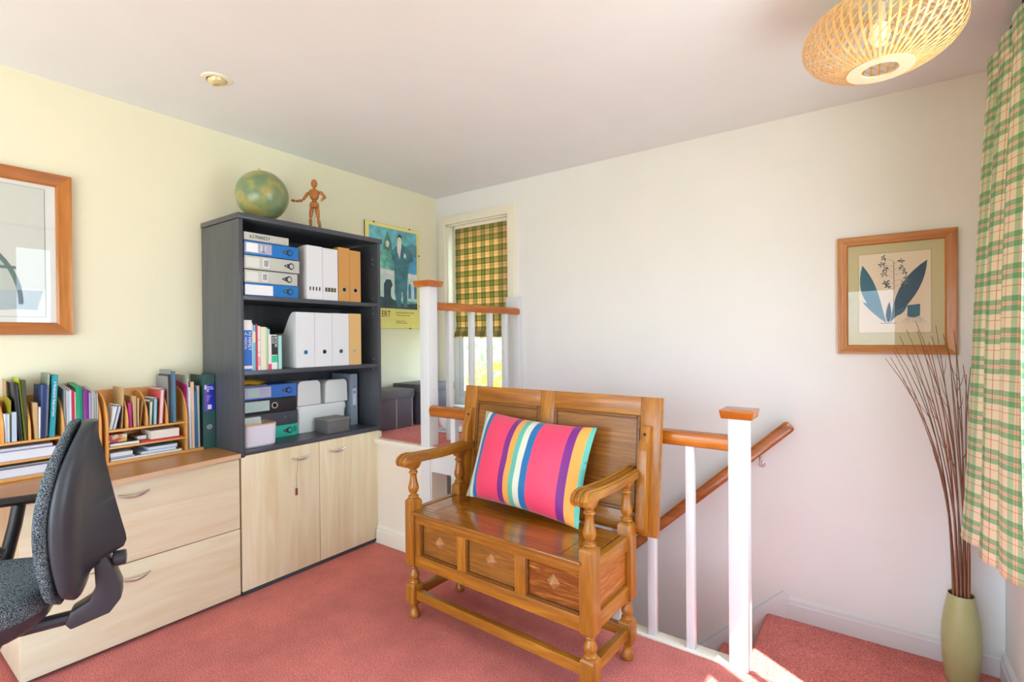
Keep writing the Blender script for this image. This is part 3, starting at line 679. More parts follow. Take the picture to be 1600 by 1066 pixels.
tub(MB(), [(R(-0.001, 0.031), 0.8722), (R(-0.001, 0.031), 0.879), (R(0.006, 0.026), 0.879), (R(0.006, 0.026), 0.8722)], False, False).build('rim', rim_m, t, weld=True)
tag(MB().box(-2.80, -2.775, 1.336, 1.455, 0.768, 0.905).build('note_pad', paper, bevel=0.001), 'pad of white paper standing in the white bin', 'notepad')
tubw = mat('translucent white plastic', (238, 242, 240), 0.3, spec=0.5)
def lidbox(label, y0, y1, z0, z1, x0, x1, upright, zl):
    t = thing('plastic_box', label, 'plastic box', ((x0+x1)/2, (y0+y1)/2, z0))
    if upright:
        r = 0.03; p = []
        for cy, cz, a0 in ((y1-r, z1-r, 0), (y0+r, z1-r, PI/2)):
            for i in range(7): a = a0+PI/2*i/6; p.append((cy+r*math.cos(a), cz+r*math.sin(a)))
        p += [(y0-0.004, z0), (y1+0.004, z0)]
        MB().prism(p, 'yz', x0, x1-0.016).build('body', tubw, t, bevel=0.006)
        q = [(y+(0.004 if y > (y0+y1)/2 else -0.004), z+(0.003 if z > z0+0.01 else 0)) for y, z in p]
        MB().prism(q, 'yz', x1-0.0159, x1).build('lid', tubw, t, bevel=0.005)
    else:
        tub(MB(), [(rrect(x0+0.012, x1-0.012, y0+0.012, y1-0.012, 0.025), z0), (rrect(x0+0.004, x1-0.004, y0+0.004, y1-0.004, 0.028), zl)], True, True).build('body', tubw, t)
        tub(MB(), [(rrect(x0, x1, y0, y1, 0.03), zl+0.0002), (rrect(x0-0.001, x1+0.001, y0-0.001, y1+0.001, 0.03), zl+0.012), (rrect(x0+0.003, x1-0.003, y0+0.003, y1-0.003, 0.028), z1-0.004), (rrect(x0+0.012, x1-0.012, y0+0.012, y1-0.012, 0.02), z1)], True, True).build('lid', tubw, t)
    return t
lidbox('long white lidded plastic box lying flat at the back of the bottom shelf', 1.723, 2.076, 0.7565, 0.924, -3.05, -2.85, False, 0.88)
lidbox('white plastic tub standing upright at the left on the long white box', 1.730, 1.874, 0.925, 1.074, -3.05, -2.852, True, 0)
lidbox('white plastic tub standing upright at the right on the long white box', 1.920, 2.072, 0.925, 1.068, -3.05, -2.852, True, 0)
t = thing('card_box', 'small dark grey box in front of the long white plastic box', 'box', (-2.755, 1.90, 0.7565))
gb = mat('grey card box', (104, 104, 104), 0.5)
MB().box(-2.825, -2.692, 1.818, 1.976, 0.7565, 0.832).build('body', gb, t, bevel=0.002)
MB().box(-2.828, -2.689, 1.815, 1.979, 0.8325, 0.845).build('lid', mat('grey card lid', (128, 126, 124), 0.5), t, bevel=0.002)
t = thing('ring_binder', 'slim grey ring binder standing at the right end of the bottom shelf', 'binder', (-2.94, 2.13, 0.7565))
b = MB(); b.box(-3.05, -2.845, 2.098, 2.101, 0.7565, 1.098); b.box(-3.05, -2.845, 2.149, 2.152, 0.7565, 1.098); b.box(-2.848, -2.845, 2.101, 2.149, 0.7565, 1.098)
b.build('cover', mat('blue grey board', (150, 164, 178), 0.45), t)
MB().box(-3.045, -2.86, 2.103, 2.147, 0.76, 1.09).build('pages', paper, t)
MB().box(-2.8449, -2.8441, 2.114, 2.142, 0.89, 1.0).build('spine_label', mat('pale blue label', (210, 224, 240), 0.6), t)
b = MB(); barcode(b, -2.8440, 2.118, 2.138, 0.965, 0.985, 5); b.ell((-2.8445, 2.128, 1.015), (0.001, 0.004, 0.004), 8, 6); b.ell((-2.8445, 2.128, 0.872), (0.001, 0.004, 0.004), 8, 6); b.build('label_marks', ink, t)

# ================================================================== oak monk's bench
oak = wood('oak', (127, 76, 17), (196, 132, 39), 'X', 1.1, 0.34, coat=0.25, mid=(166, 103, 25), bump=0.05)
oak_v = wood('oak upright', (127, 76, 17), (199, 135, 43), 'Z', 1.1, 0.34, coat=0.25, mid=(168, 105, 27), bump=0.05)
oak_y = wood('oak side', (131, 80, 18), (203, 139, 48), 'Y', 1.1, 0.34, coat=0.25, mid=(172, 111, 30), bump=0.05)
oak_seat = wood('oak seat', (115, 68, 17), (182, 121, 39), 'X', 0.8, 0.2, coat=0.6, mid=(152, 93, 25))
oak_p = wood('oak panel', (117, 75, 23), (176, 117, 45), 'X', 1.5, 0.38, coat=0.15, mid=(147, 93, 32), dist=3.0, bump=0.05)
oak_flame = wood('oak rays', (117, 60, 16), (201, 132, 49), 'X', 1.8, 0.34, coat=0.2, mid=(133, 70, 18), dist=4.0, bump=0.04)
oak_dark = wood('oak moulding', (96, 56, 18), (147, 93, 34), 'X', 1.2, 0.4, mid=(117, 70, 23))
bn = thing('monks_bench', 'carved oak box-seat bench with turned legs and a tilting panelled back', 'bench', (-1.315, 1.816, 0), -0.0315)
BW, BD, PH = 0.475, 0.157, 0.029
def P4(mb, name, m, **k): return mb.build(name, m, k.pop('parent', bn), local=True, **k)
def turned(cx, cy, prof): return MB().lathe([(r, z) for r, z in prof], (cx, cy, 0), 20)
for sx_ in (-1, 1):
    for sy in (-1, 1):
        cx, cy = sx_*BW, sy*BD
        b = MB()
        b.lathe([(0.010, 0.0), (0.023, 0.004), (0.026, 0.014), (0.025, 0.022), (0.017, 0.040), (0.0145, 0.052), (0.019, 0.060), (0.024, 0.070)], (cx, cy, 0), 20)
        z0, z1, h, c = 0.068, 0.168, PH, 0.006
        def blk(z0, z1, c0, c1):
            q = lambda a: [(cx-a, cy-a), (cx+a, cy-a), (cx+a, cy+a), (cx-a, cy+a)]
            tub(b, [(q(PH-c0), z0), (q(PH), z0+c0*1.4), (q(PH), z1-c1*1.4), (q(PH-c1), z1)], True, True)
        blk(0.068, 0.168, 0.005, 0.008)
        b.lathe([(0.024, 0.166), (0.026, 0.172), (0.024, 0.178), (0.016, 0.182), (0.020, 0.188), (0.0255, 0.200), (0.024, 0.212), (0.017, 0.226), (0.0145, 0.234), (0.020, 0.238), (0.021, 0.243), (0.018, 0.247), (0.022, 0.254)], (cx, cy, 0), 20)
        blk(0.25, 0.572, 0.006, 0.010)
        b.lathe([(0.022, 0.570), (0.0255, 0.577), (0.024, 0.583), (0.015, 0.587), (0.0145, 0.592), (0.020, 0.600), (0.0255, 0.614), (0.025, 0.626), (0.019, 0.648), (0.0155, 0.672), (0.015, 0.684), (0.0205, 0.689), (0.0215, 0.694), (0.019, 0.699), (0.014, 0.703), (0.017, 0.709), (0.021, 0.712)], (cx, cy, 0), 20)
        q = lambda a, f: [(cx-a, cy-f), (cx+a, cy-f), (cx+a, cy+f), (cx-a, cy+f)]
        tub(b, [(q(0.017, 0.017), 0.710), (q(0.022, 0.024), 0.722), (q(0.026, 0.030), 0.738), (q(0.026, 0.030), 0.745)], True, True)
        P4(b, 'leg', oak_v, bevel=0.0015, seg=1, smooth=0.6)
# arms with rounded scroll fronts and two grooves
for sx_ in (-1, 1):
    cx = sx_*BW
    w = 0.036
    prof = []
    # side profile in local y-z, front (negative y) curls down
    top = [(0.235, 0.776), (0.12, 0.772), (0.0, 0.770), (-0.14, 0.776), (-0.18, 0.782), (-0.210, 0.780), (-0.228, 0.770), (-0.236, 0.755), (-0.232, 0.741), (-0.218, 0.733)]
    bot = [(-0.200, 0.732), (-0.185, 0.740), (-0.16, 0.744), (0.0, 0.738), (0.12, 0.740), (0.235, 0.744)]
    b = MB(); b.prism(top+bot, 'yz', cx-w, cx+w)
    a = P4(b, 'arm', oak_y, bevel=0.004, smooth=0.5)
    for dx in (-0.024, -0.001, 0.022):
        g = MB(); rid = [(cx+dx, y, z+0.0008) for y, z in top]
        g.tube(rid, 0.0078, 10, flat=0.8); P4(g, 'arm_bead', oak_y, parent=a)
# seat
tp = MB(); tp.box(-0.455, 0.455, -0.196, 0.150, 0.502, 0.519)
P4(tp, 'seat', oak_seat, bevel=0.006, seg=3)
for sx_ in (-1, 1):
    P4(MB().box(sx_*0.36-0.0015, sx_*0.36+0.0015, -0.172, 0.15, 0.5188, 0.5196), 'seat_joint', oak_dark)
# chest front: rails, muntins, panels, diamonds
b = MB(); b.box(-BW+PH, BW-PH, -0.176, -0.150, 0.4615, 0.5015); P4(b, 'top_rail', oak, bevel=0.002)
b = MB(); b.box(-BW+PH, BW-PH, -0.176, -0.150, 0.256, 0.312); P4(b, 'bottom_rail', oak, bevel=0.002)
pan = [(-0.412, -0.176), (-0.123, 0.143), (0.197, 0.444)]
for x0, x1 in ((-BW+PH, -0.412), (-0.176, -0.123), (0.143, 0.197)):
    P4(MB().box(x0, x1, -0.175, -0.150, 0.312, 0.4615), 'stile', oak_v, bevel=0.002)
for i, (x0, x1) in enumerate(pan):
    p = P4(MB().box(x0, x1, -0.160, -0.148, 0.312, 0.4615), 'panel', (oak_p, oak_p, oak_flame)[i])
    m_ = MB(); w = 0.009
    m_.box(x0, x0+w, -0.171, -0.159, 0.312, 0.4615); m_.box(x0+w, x1-w, -0.171, -0.159, 0.312, 0.312+w); m_.box(x0+w, x1-w, -0.166, -0.159, 0.4615-w*0.6, 0.4615)
    P4(m_, 'moulding', oak_dark, bevel=0.002, parent=p)
    cx, cz, a = (x0+x1)/2, 0.397, 0.029
    P4(MB().add([(cx-a, -0.160, cz), (cx, -0.160, cz-a*1.05), (cx+a, -0.160, cz), (cx, -0.160, cz+a*1.05), (cx, -0.186, cz)], [(0,1,4),(1,2,4),(2,3,4),(3,0,4),(3,2,1,0)]), 'diamond_boss', wood('oak boss', (160, 104, 58), (206, 150, 100), 'Z', 2, 0.35), parent=p, smooth=0)
# ends, back and underside
for sx_ in (-1, 1):
    xo = sx_*(BW+0.018); xi = sx_*(BW-0.012)
    P4(MB().box(xi, xo, -BD+PH, BD-PH, 0.4615, 0.519), 'end_rail', oak_y, bevel=0.002)
    P4(MB().box(xi, xo, -BD+PH, BD-PH, 0.256, 0.318), 'end_rail', oak_y, bevel=0.002)
    P4(MB().box(xi, sx_*(BW+0.004), -BD+PH, BD-PH, 0.318, 0.4615), 'end_panel', wood('oak end grain', (136, 74, 24), (212, 142, 76), 'Y', 2.0, 0.34, dist=4.0, mid=(176, 106, 42)))
P4(MB().box(-BW+PH, BW-PH, 0.150, 0.172, 0.256, 0.5015), 'back_board', oak_p)
P4(MB().box(-BW+0.02, BW-0.02, -0.148, 0.150, 0.258, 0.270), 'chest_floor', oak_p)
# stretchers
for sy in (-1, 1):
    P4(MB().box(-BW+PH, BW-PH, sy*BD-0.015, sy*BD+0.015, 0.094, 0.138), 'stretcher', oak, bevel=0.004)
for sx_ in (-1, 1):
    P4(MB().box(sx_*BW-0.015, sx_*BW+0.015, -BD+PH, BD-PH, 0.096, 0.140), 'stretcher', oak_y, bevel=0.004)
# tilting table-top back, leaning slightly backwards
tb = Matrix.Translation((0.022, 0.222, 0.500)) @ Matrix.Rotation(-math.atan2(0.062, 0.57), 4, 'X')
Wt, Ht = 0.556, 0.576
def T(): return MB(tb)
def face(x0, x1, z0, z1, y0, y1): return T().box(x0, x1, y0, y1, z0, z1)
back = P4(face(-Wt, Wt, 0, Ht, 0.006, 0.030), 'back', oak, bevel=0.003)
px = [(-0.468, -0.052), (0.030, 0.468)]
for x0, x1 in ((-Wt, px[0][0]), (px[0][1], px[1][0]), (px[1][1], Wt)):
    P4(face(x0, x1, 0.0, Ht, -0.004, 0.0055), 'stile', oak_v, bevel=0.002, parent=back)
for x0, x1 in px:
    P4(face(x0, x1, Ht-0.080, Ht, -0.004, 0.0055), 'rail', oak, bevel=0.002, parent=back)
    P4(face(x0, x1, 0, 0.085, -0.004, 0.0055), 'rail', oak, bevel=0.002, parent=back)
    P4(face(x0, x1, 0.085, Ht-0.080, 0.002, 0.0056), 'panel', oak_p, parent=back)
    m_ = T(); w = 0.016; z0, z1 = 0.085, Ht-0.080
    for (a0, a1, c0, c1) in ((x0, x0+w, z0, z1), (x1-w, x1, z0, z1), (x0+w, x1-w, z0, z0+w), (x0+w, x1-w, z1-w, z1)): m_.box(a0, a1, -0.008, 0.0019, c0, c1)
    P4(m_, 'moulding', oak_dark, bevel=0.005, seg=2, parent=back)
# pivot cleats on the front of the top, hooked over the arms
for sx_ in (-1, 1):
    xc = sx_*0.500-0.0
    prof = [(-0.052, 0.035), (-0.040, 0.020), (-0.0045, 0.020), (-0.0045, 0.452), (-0.022, 0.458), (-0.030, 0.440), (-0.030, 0.405), (-0.046, 0.372), (-0.052, 0.352)]
    b = T(); b.prism(prof, 'yz', xc-0.020, xc+0.020)
    cl = P4(b, 'cleat', oak_v, bevel=0.002)
    b = T(); b.lathe([(0.007, 0), (0.0065, 0.006), (0.003, 0.008)], (xc, -0.0255, 0.420), 12, Matrix.Rotation(PI/2, 4, 'X')); P4(b, 'peg', mat('iron peg', (60, 54, 50), 0.4, metal=0.7), parent=cl)

# ------------------------------------------------------------------ striped cushion
def cushion_mat():
    m, N, L, b = newmat('striped cushion fabric')
    uv = N.new('ShaderNodeUVMap'); sp = N.new('ShaderNodeSeparateXYZ'); L.new(uv.outputs[0], sp.inputs[0])
    pk_, pu, og, tl, wt, bl = lin((236, 64, 104)), lin((120, 24, 130)), lin((244, 164, 72)), lin((96, 186, 164)), lin((222, 224, 206)), lin((18, 112, 176))
    r = stripes(N, [(0, pu), (0.006, og), (0.022, tl), (0.045, wt), (0.082, bl), (0.122, pk_), (0.355, pu), (0.405, og), (0.452, tl), (0.495, wt), (0.545, bl), (0.600, pk_), (0.838, pu), (0.895, og), (0.968, tl)])
    L.new(sp.outputs[0], r.inputs[0])
    t = N.new('ShaderNodeTexCoord'); nz = N.new('ShaderNodeTexNoise'); nz.inputs['Scale'].default_value = 300
    bp = N.new('ShaderNodeBump'); bp.inputs['Strength'].default_value = 0.15; bp.inputs['Distance'].default_value = 0.002
    L.new(t.outputs['Object'], nz.inputs['Vector']); L.new(nz.outputs[0], bp.inputs['Height']); L.new(bp.outputs[0], b.inputs['Normal'])
    L.new(r.outputs[0], b.inputs['Base Color']); b.inputs['Roughness'].default_value = 0.55; b.inputs['Sheen Weight'].default_value = 0.2
    return m
cw, ch, ct = 0.32, 0.215, 0.088
def cush(side):
    def f(u, v):
        a, c = 2*u-1, 2*v-1
        fx = 1-0.055*(1-abs(c)**2.2)*abs(a)**3; fz = 1-0.07*(1-abs(a)**2.2)*abs(c)**3
        h = ((1-abs(a)**2.8)*(1-abs(c)**2.8))**0.72*ct
        h += 0.004*math.sin(9*a+3*c)*math.sin(7*c+2)*(1-abs(a))*(1-abs(c)) + 0.004*math.sin(26*a+8*c)*(abs(c)**4)*(1-abs(c))*3
        x = a*cw*fx; z = c*ch*fz
        return Vector((x, side*h, z))
    return f
b = MB()
for s_ in (-1, 1):
    f = cush(s_)
    b.grid((lambda u, v, f=f: f(u, v)) if s_ < 0 else (lambda u, v, f=f: f(1-u, v)), 48, 36, (lambda u, v: (u, v)) if s_ < 0 else (lambda u, v: (1-u, v)))
Mc = Matrix.LocRotScale(Vector((-1.315, 1.816, 0)), Euler((0, 0, -0.0315)), None) @ Matrix.Translation((-0.005, 0.124, 0.744)) @ Euler((-0.33, 0.038, 0.0)).to_matrix().to_4x4()
b.v = [Mc @ p for p in b.v]
cu = b.build('cushion', cushion_mat(), weld=True, smooth=1.5)
tag(cu, 'pink rectangular cushion with purple, orange, teal and blue stripes on the bench', 'cushion')

# ================================================================== desk organisers
beech = wood('beech ply', (216, 150, 74), (240, 184, 108), 'Y', 0.8, 0.4)
beech_x = wood('beech ply side', (214, 146, 70), (238, 180, 104), 'Z', 0.8, 0.4)
ZD = 0.7455; XO = -2.925; XB = XL+0.004
def curve_panel(y0, y1, zb, zf, zt, xf):
    # side panel with a rounded shoulder falling from the back to the front
    p = [(XB+0.008, zb), (xf, zb), (xf, zf)]
    for i in range(1, 11):
        a = PI/2*i/10; p.append((xf-(xf-XB-0.03)*(1-math.cos(a)), zf+(zt-zf)*math.sin(a)))
    p.append((XB+0.008, zt))
    return MB().prism(p, 'xz', y0, y1)
def organiser(label, ya, yb, yend, divs, shelves, xf, side_first):
    t = thing('desk_organiser', label, 'organiser', ((xf+XB)/2, (ya+yb)/2, ZD), group=None)
    y0, y1 = min(ya, yend), max(yb, yend)
    MB().box(XB+0.008, xf, y0, y1, ZD, ZD+0.014).build('base_board', beech, t, bevel=0.002)
    MB().box(XB, XB+0.008, y0, y1, ZD, 1.092).build('back_board', beech, t)
    for z in shelves: MB().box(XB+0.008, xf, ya+0.008, yb-0.008, z-0.010, z).build('shelf', beech, t, bevel=0.002)
    for y in (ya, yb-0.008): curve_panel(y, y+0.008, ZD+0.0142, 0.925, 1.088, xf).build('side_panel', beech_x, t, bevel=0.0015, smooth=0.5)
    for y in divs: curve_panel(y, y+0.008, shelves[-1]+0.0002, shelves[-1]+0.02, 1.080, xf-0.002).build('divider', beech_x, t, bevel=0.0015, smooth=0.5)
    return t
Z1, Z2 = 0.830, 0.910
o1 = organiser('beech desk organiser on the right, next to the bookcase', 0.803, 1.146, 1.222, (0.881, 0.963, 1.050), (Z1, Z2), XO, True)
o2 = organiser('beech desk organiser on the left, behind the office chair', 0.28, 0.655, 0.788, (0.455, 0.537), (Z1, Z2), XO-0.012, False)
curve_panel(0.780, 0.788, ZD+0.0142, 0.925, 1.088, XO-0.012).build('side_panel', beech_x, o2, bevel=0.0015, smooth=0.5)

def upright(name, label, cat, y0, y1, yt0, yt1, zb, zt, m, depth=0.12, xf=XO-0.012, group=None, edge=None, ring=False, spine=None, txt=None, zback=None):
    # a book, pad or folder standing in an organiser: foot y0..y1, head yt0..yt1
    t = thing(name, label, cat, (xf-depth/2, (y0+y1)/2, zb), group=group)
    xb_ = max(xf-depth, XB+0.010); zk = zback or zt
    def sl(a, b, z0f, z1f, xa, xc):
        def yy(f, s): return (y0+(y1-y0)*s)*(1-f)+(yt0+(yt1-yt0)*s)*f
        H = zt-zb
        q0 = [(xa, yy(z0f, a), zb+H*z0f), (xc, yy(z0f, a), zb+H*z0f), (xc, yy(z0f, b), zb+H*z0f), (xa, yy(z0f, b), zb+H*z0f)]
        q1 = [(xa, yy(z1f, a), zb+H*z1f+(zk-zt)*z1f), (xc, yy(z1f, a), zb+H*z1f), (xc, yy(z1f, b), zb+H*z1f), (xa, yy(z1f, b), zb+H*z1f+(zk-zt)*z1f)]
        return MB().hexa(q0, q1)
    if edge is None:
        sl(0, 1, 0, 1, xb_, xf).build('cover', m, t, bevel=0.0008, seg=1)
    else:
        c = 0.16
        b = sl(0, c, 0, 1, xb_, xf); e2 = sl(1-c, 1, 0, 1, xb_, xf); b.add(e2.v, e2.f); b.build('cover', m, t)
        sl(c, 1-c, 0.01, 0.985, xb_+0.002, xf-0.003).build('pages', edge, t)
    if spine:
        f0, f1, ms = spine; k = sl(0.12, 0.88, f0, f1, xf+0.0002, xf+0.0008); k.build('spine_label', ms, t)
    if ring:
        b = MB(); yc = (yt0+yt1)/2; n = 12
        for i in range(n):
            x = xb_+0.006+(xf-xb_-0.012)*i/(n-1); w = abs(yt1-yt0)/2+0.003
            b.tube([(x, yc+w*math.cos(a), zt+0.001+0.005*math.sin(a)) for a in [2*PI*k/10 for k in range(11)]], 0.0009, 5, cap=False)
        tag(b.build('spiral_binding', chrome, t), kind='stuff')
    if txt:
        s_, size, z, mt, sxx = txt
        ang = math.atan2((yt0+yt1-y0-y1)/2, zt-zb)
        B = Matrix.Rotation(-ang, 4, 'X') @ FXD
        zf = (z-zb)/(zt-zb); yb2 = ((y0+y1)/2)*(1-zf)+((yt0+yt1)/2)*zf
        text('lettering', s_, size, (xf+0.0008, yb2-size*0.33, z), B, mt, t, sx=sxx)
    return t
M_ = mat
navy = M_('navy cover', (30, 46, 100), 0.45); tealb = M_('teal book cover', (16, 150, 168), 0.4); greygreen = M_('grey green cover', (140, 150, 130), 0.5)
olive = M_('olive folder', (140, 132, 20), 0.45); lime = M_('lime edge folder', (176, 186, 40), 0.5); blackc = M_('black folder', (34, 36, 44), 0.45); tan = M_('tan card', (196, 160, 110), 0.65)
manila = M_('manila envelope', (202, 166, 116), 0.7); magenta = M_('magenta folder', (186, 20, 120), 0.4); greyc = M_('grey folder', (140, 140, 136), 0.5); redc = M_('red pad cover', (206, 84, 84), 0.45)
dgreen = M_('dark green pad', (36, 76, 66), 0.5); tealn = M_('teal notebook', (20, 140, 124), 0.45); bluegrey = M_('blue grey cover', (70, 124, 150), 0.4); clearf = M_('clear grey folder', (170, 172, 166), 0.25); peach = M_('peach paper', (232, 190, 164), 0.6)
purple = M_('purple folder', (126, 44, 140), 0.3); emer = M_('green plastic folder', (14, 150, 110), 0.25); red2 = M_('red folder', (196, 30, 60), 0.4); lilacp = M_('lilac plastic wallet', (176, 160, 206), 0.3); whitep = M_('white papers', (226, 230, 238), 0.7)
blues = M_('steel blue binder', (70, 96, 160), 0.4); ltblue = M_('pale blue pad', (188, 206, 224), 0.6)
# right organiser, upper slots from left to right
b0 = Z2+0.001
upright('notepad', 'white notepad leaning in the first slot of the right organiser', 'notepad', 0.814, 0.826, 0.836, 0.848, b0, 1.018, whitep, edge=paper)
upright('notebook', 'navy-backed spiral notebook with white pages in the right organiser', 'notebook', 0.827, 0.842, 0.850, 0.866, b0, 1.020, navy, edge=whitep, ring=True)
upright('card_folder', 'tall tan card folder leaning beside the spiral notebook', 'folder', 0.864, 0.867, 0.873, 0.876, b0, 1.108, tan, depth=0.15)
upright('folder', 'magenta folder standing in the second slot of the right organiser', 'folder', 0.8945, 0.9065, 0.8915, 0.9045, b0, 1.032, magenta, depth=0.14)
upright('envelope', 'thick manila envelope beside the magenta folder', 'envelope', 0.912, 0.924, 0.909, 0.924, b0, 1.062, manila, depth=0.15)
upright('envelope', 'thin manila envelope leaning right, third in its slot', 'envelope', 0.929, 0.934, 0.929, 0.936, b0, 1.050, M_('light manila', (214, 180, 134), 0.7), depth=0.15)
upright('envelope', 'brown envelope leaning against the second divider', 'envelope', 0.937, 0.941, 0.950, 0.955, b0, 1.036, M_('brown envelope', (164, 120, 74), 0.7), depth=0.15)
upright('notepad', 'dark green spiral pad with cream pages in the right organiser', 'notepad', 0.976, 0.990, 0.978, 0.996, b0, 1.028, dgreen, edge=M_('cream pages', (236, 230, 206), 0.7), ring=True)
upright('notebook', 'teal spiral notebook with pale pages in the right organiser', 'notebook', 0.994, 1.010, 0.997, 1.014, b0, 1.040, tealn, edge=ltblue, ring=True)
upright('notepad', 'big red spiral pad in the third slot of the right organiser', 'notepad', 1.018, 1.036, 1.026, 1.046, b0, 1.084, redc, edge=M_('pink white pages', (240, 224, 222), 0.7), ring=True, depth=0.155)
upright('folder', 'tall grey folder at the back of the fourth slot, by the black book', 'folder', 1.0605, 1.0630, 1.0592, 1.0617, b0, 1.150, greyc, depth=0.15)
upright('book', 'thick black book between the grey folder and blue-grey book', 'book', 1.0645, 1.0755, 1.0625, 1.0735, b0, 1.158, blackc, depth=0.13)
upright('folder', 'tall thin grey folder behind the blue-grey book', 'folder', 1.0768, 1.079, 1.0745, 1.077, b0, 1.182, greyc, depth=0.155)
t = upright('book', 'slim blue-grey book at the right end of the right organiser', 'book', 1.082, 1.097, 1.079, 1.095, b0, 1.172, bluegrey, depth=0.10, edge=paper, spine=(0.02, 0.985, bluegrey))
upright('folder', 'magenta folder behind the right end panel of the right organiser', 'folder', 1.1468, 1.1490, 1.1468, 1.1490, ZD+0.0145, 1.095, magenta, depth=0.155, zback=1.125)
# open bay between the right end panel and the green file
bb = ZD+0.0145
for i, (lab, y0, y1, m, zt) in enumerate((('clear grey folder nearest the end panel of the right organiser', 1.153, 1.158, clearf, 1.150), ('white plastic wallet in the open bay of the right organiser', 1.159, 1.168, whitep, 1.085), ('peach paper folder in the open bay of the right organiser', 1.170, 1.184, peach, 1.112), ('blue folder in the open bay beside the green file', 1.187, 1.197, M_('blue folder', (24, 110, 160), 0.4), 1.060), ('crumpled clear wallet against the green lever arch file', 1.200, 1.210, clearf, 1.090))):
    upright('folder', lab, 'folder', y0, y1, y0-0.003, y1-0.002, bb, zt, m, depth=0.15)
# flat things on the right organiser's two lower shelves
def lying(name, label, cat, y0, y1, z0, z1, m, x0=XB+0.012, x1=XO-0.006, edge=None, rz=0):
    t = thing(name, label, cat, ((x0+x1)/2, (y0+y1)/2, z0))
    e_ = min(0.0015, (z1-z0)*0.2)
    if edge is None: MB().box(x0, x1, y0, y1, z0, z1).build('cover', m, t, bevel=0.0005, seg=1)
    else:
        b = MB(); b.box(x0, x1, y0, y1, z0, z0+e_); b.box(x0, x1, y0, y1, z1-e_, z1); b.build('cover', m, t)
        MB().box(x0+0.002, x1-0.002, y0+0.002, y1-0.002, z0+e_, z1-e_).build('pages', edge, t)
    return t
floral = M_('floral card', (214, 170, 120), 0.5, noise=0.6, nscale=60)
def floral_mat():
    m, N, L, b = newmat('floral print')
    t = N.new('ShaderNodeTexCoord'); v = N.new('ShaderNodeTexVoronoi'); v.inputs['Scale'].default_value = 55
    r = N.new('ShaderNodeValToRGB'); r.color_ramp.interpolation = 'CONSTANT'
    el = r.color_ramp.elements; el[0].position = 0; el[0].color = lin((222, 90, 96)); el[1].position = 0.25; el[1].color = lin((240, 190, 90))
    for p, c in ((0.45, (230, 230, 190)), (0.62, (96, 170, 90)), (0.8, (240, 150, 130))): k = el.new(p); k.color = lin(c)
    s_ = N.new('ShaderNodeSeparateColor'); L.new(t.outputs['Object'], v.inputs['Vector']); L.new(v.outputs['Color'], s_.inputs[0]); L.new(s_.outputs[0], r.inputs[0]); L.new(r.outputs[0], b.inputs['Base Color']); b.inputs['Roughness'].default_value = 0.5
    return m
lying('magazine', 'black-covered magazine on the middle shelf of the right organiser', 'magazine', 0.814, 0.935, Z1+0.0005, Z1+0.016, M_('black magazine cover', (40, 44, 46), 0.3), edge=paper)
MBf = lying('card_box', 'floral patterned box lying on the black magazine', 'box', 0.816, 0.890, Z1+0.0165, Z1+0.053, floral_mat(), x1=XO-0.03)
lying('folder', 'flat red folder under the white box on the middle shelf', 'folder', 0.940, 1.125, Z1+0.0005, Z1+0.008, M_('bright red cover', (200, 36, 44), 0.4), x1=XO-0.004)
lying('paper_box', 'long white box of papers on the red folder', 'paper box', 0.985, 1.110, Z1+0.0085, Z1+0.050, M_('white box card', (238, 228, 214), 0.6), x1=XO-0.012)
lying('book', 'small brown book behind the black magazine on the middle shelf', 'book', 0.938, 0.980, Z1+0.0085, Z1+0.030, M_('brown cover', (150, 96, 80), 0.5), x1=XO-0.05, edge=paper)
lying('magazine', 'grey glossy magazine on the bottom shelf of the right organiser', 'magazine', 0.816, 1.12, bb, bb+0.012, M_('grey glossy print', (140, 146, 140), 0.3, noise=0.5, nscale=40), edge=paper)
lying('paper_pad', 'stack of white papers at the left of the bottom shelf', 'paper', 0.818, 0.915, bb+0.0125, bb+0.020, navy, edge=whitep)
lying('paper_pad', 'upper stack of white papers at the left of the bottom shelf', 'paper', 0.816, 0.905, bb+0.0205, bb+0.040, whitep)
lying('notebook', 'pale blue notebook lying on the grey magazine', 'notebook', 0.940, 1.095, bb+0.0125, bb+0.026, M_('blue pale cover', (150, 180, 214), 0.4), edge=whitep)
lying('notebook', 'white-paged blue notebook on top of the pale blue one', 'notebook', 0.970, 1.100, bb+0.0265, bb+0.042, M_('blue pale cover', (150, 180, 214), 0.4), edge=whitep)
# green lever arch file between organiser and bookcase
t = thing('lever_arch_file', 'dark green upright file with a purple and blue label by the bookcase', 'file', (-3.0, 1.26, ZD))
gf = M_('dark green file board', (52, 92, 88), 0.4); xg = -2.938
y0, y1, zt = 1.2265, 1.2865, 1.146
b = MB(); b.box(xg-0.155, xg, y0, y0+0.003, ZD, zt); b.box(xg-0.155, xg, y1-0.003, y1, ZD, zt); b.box(xg-0.003, xg, y0+0.003, y1-0.003, ZD, zt); b.build('cover', gf, t)
MB().box(xg-0.15, xg-0.012, y0+0.006, y1-0.008, ZD+0.004, zt-0.012).build('pages', M_('cream sheets', (226, 220, 190), 0.7), t)
def two_tone():
    m, N, L, b = newmat('purple blue label'); tcn = N.new('ShaderNodeTexCoord'); s_ = N.new('ShaderNodeSeparateXYZ'); r = N.new('ShaderNodeValToRGB')
    r.color_ramp.elements[0].color = lin((110, 80, 190)); r.color_ramp.elements[1].color = lin((24, 44, 190)); r.color_ramp.elements[0].position = 0.25; r.color_ramp.elements[1].position = 0.6
    L.new(tcn.outputs['Generated'], s_.inputs[0]); L.new(s_.outputs[1], r.inputs[0]); L.new(r.outputs[0], b.inputs['Base Color']); b.inputs['Roughness'].default_value = 0.4; return m
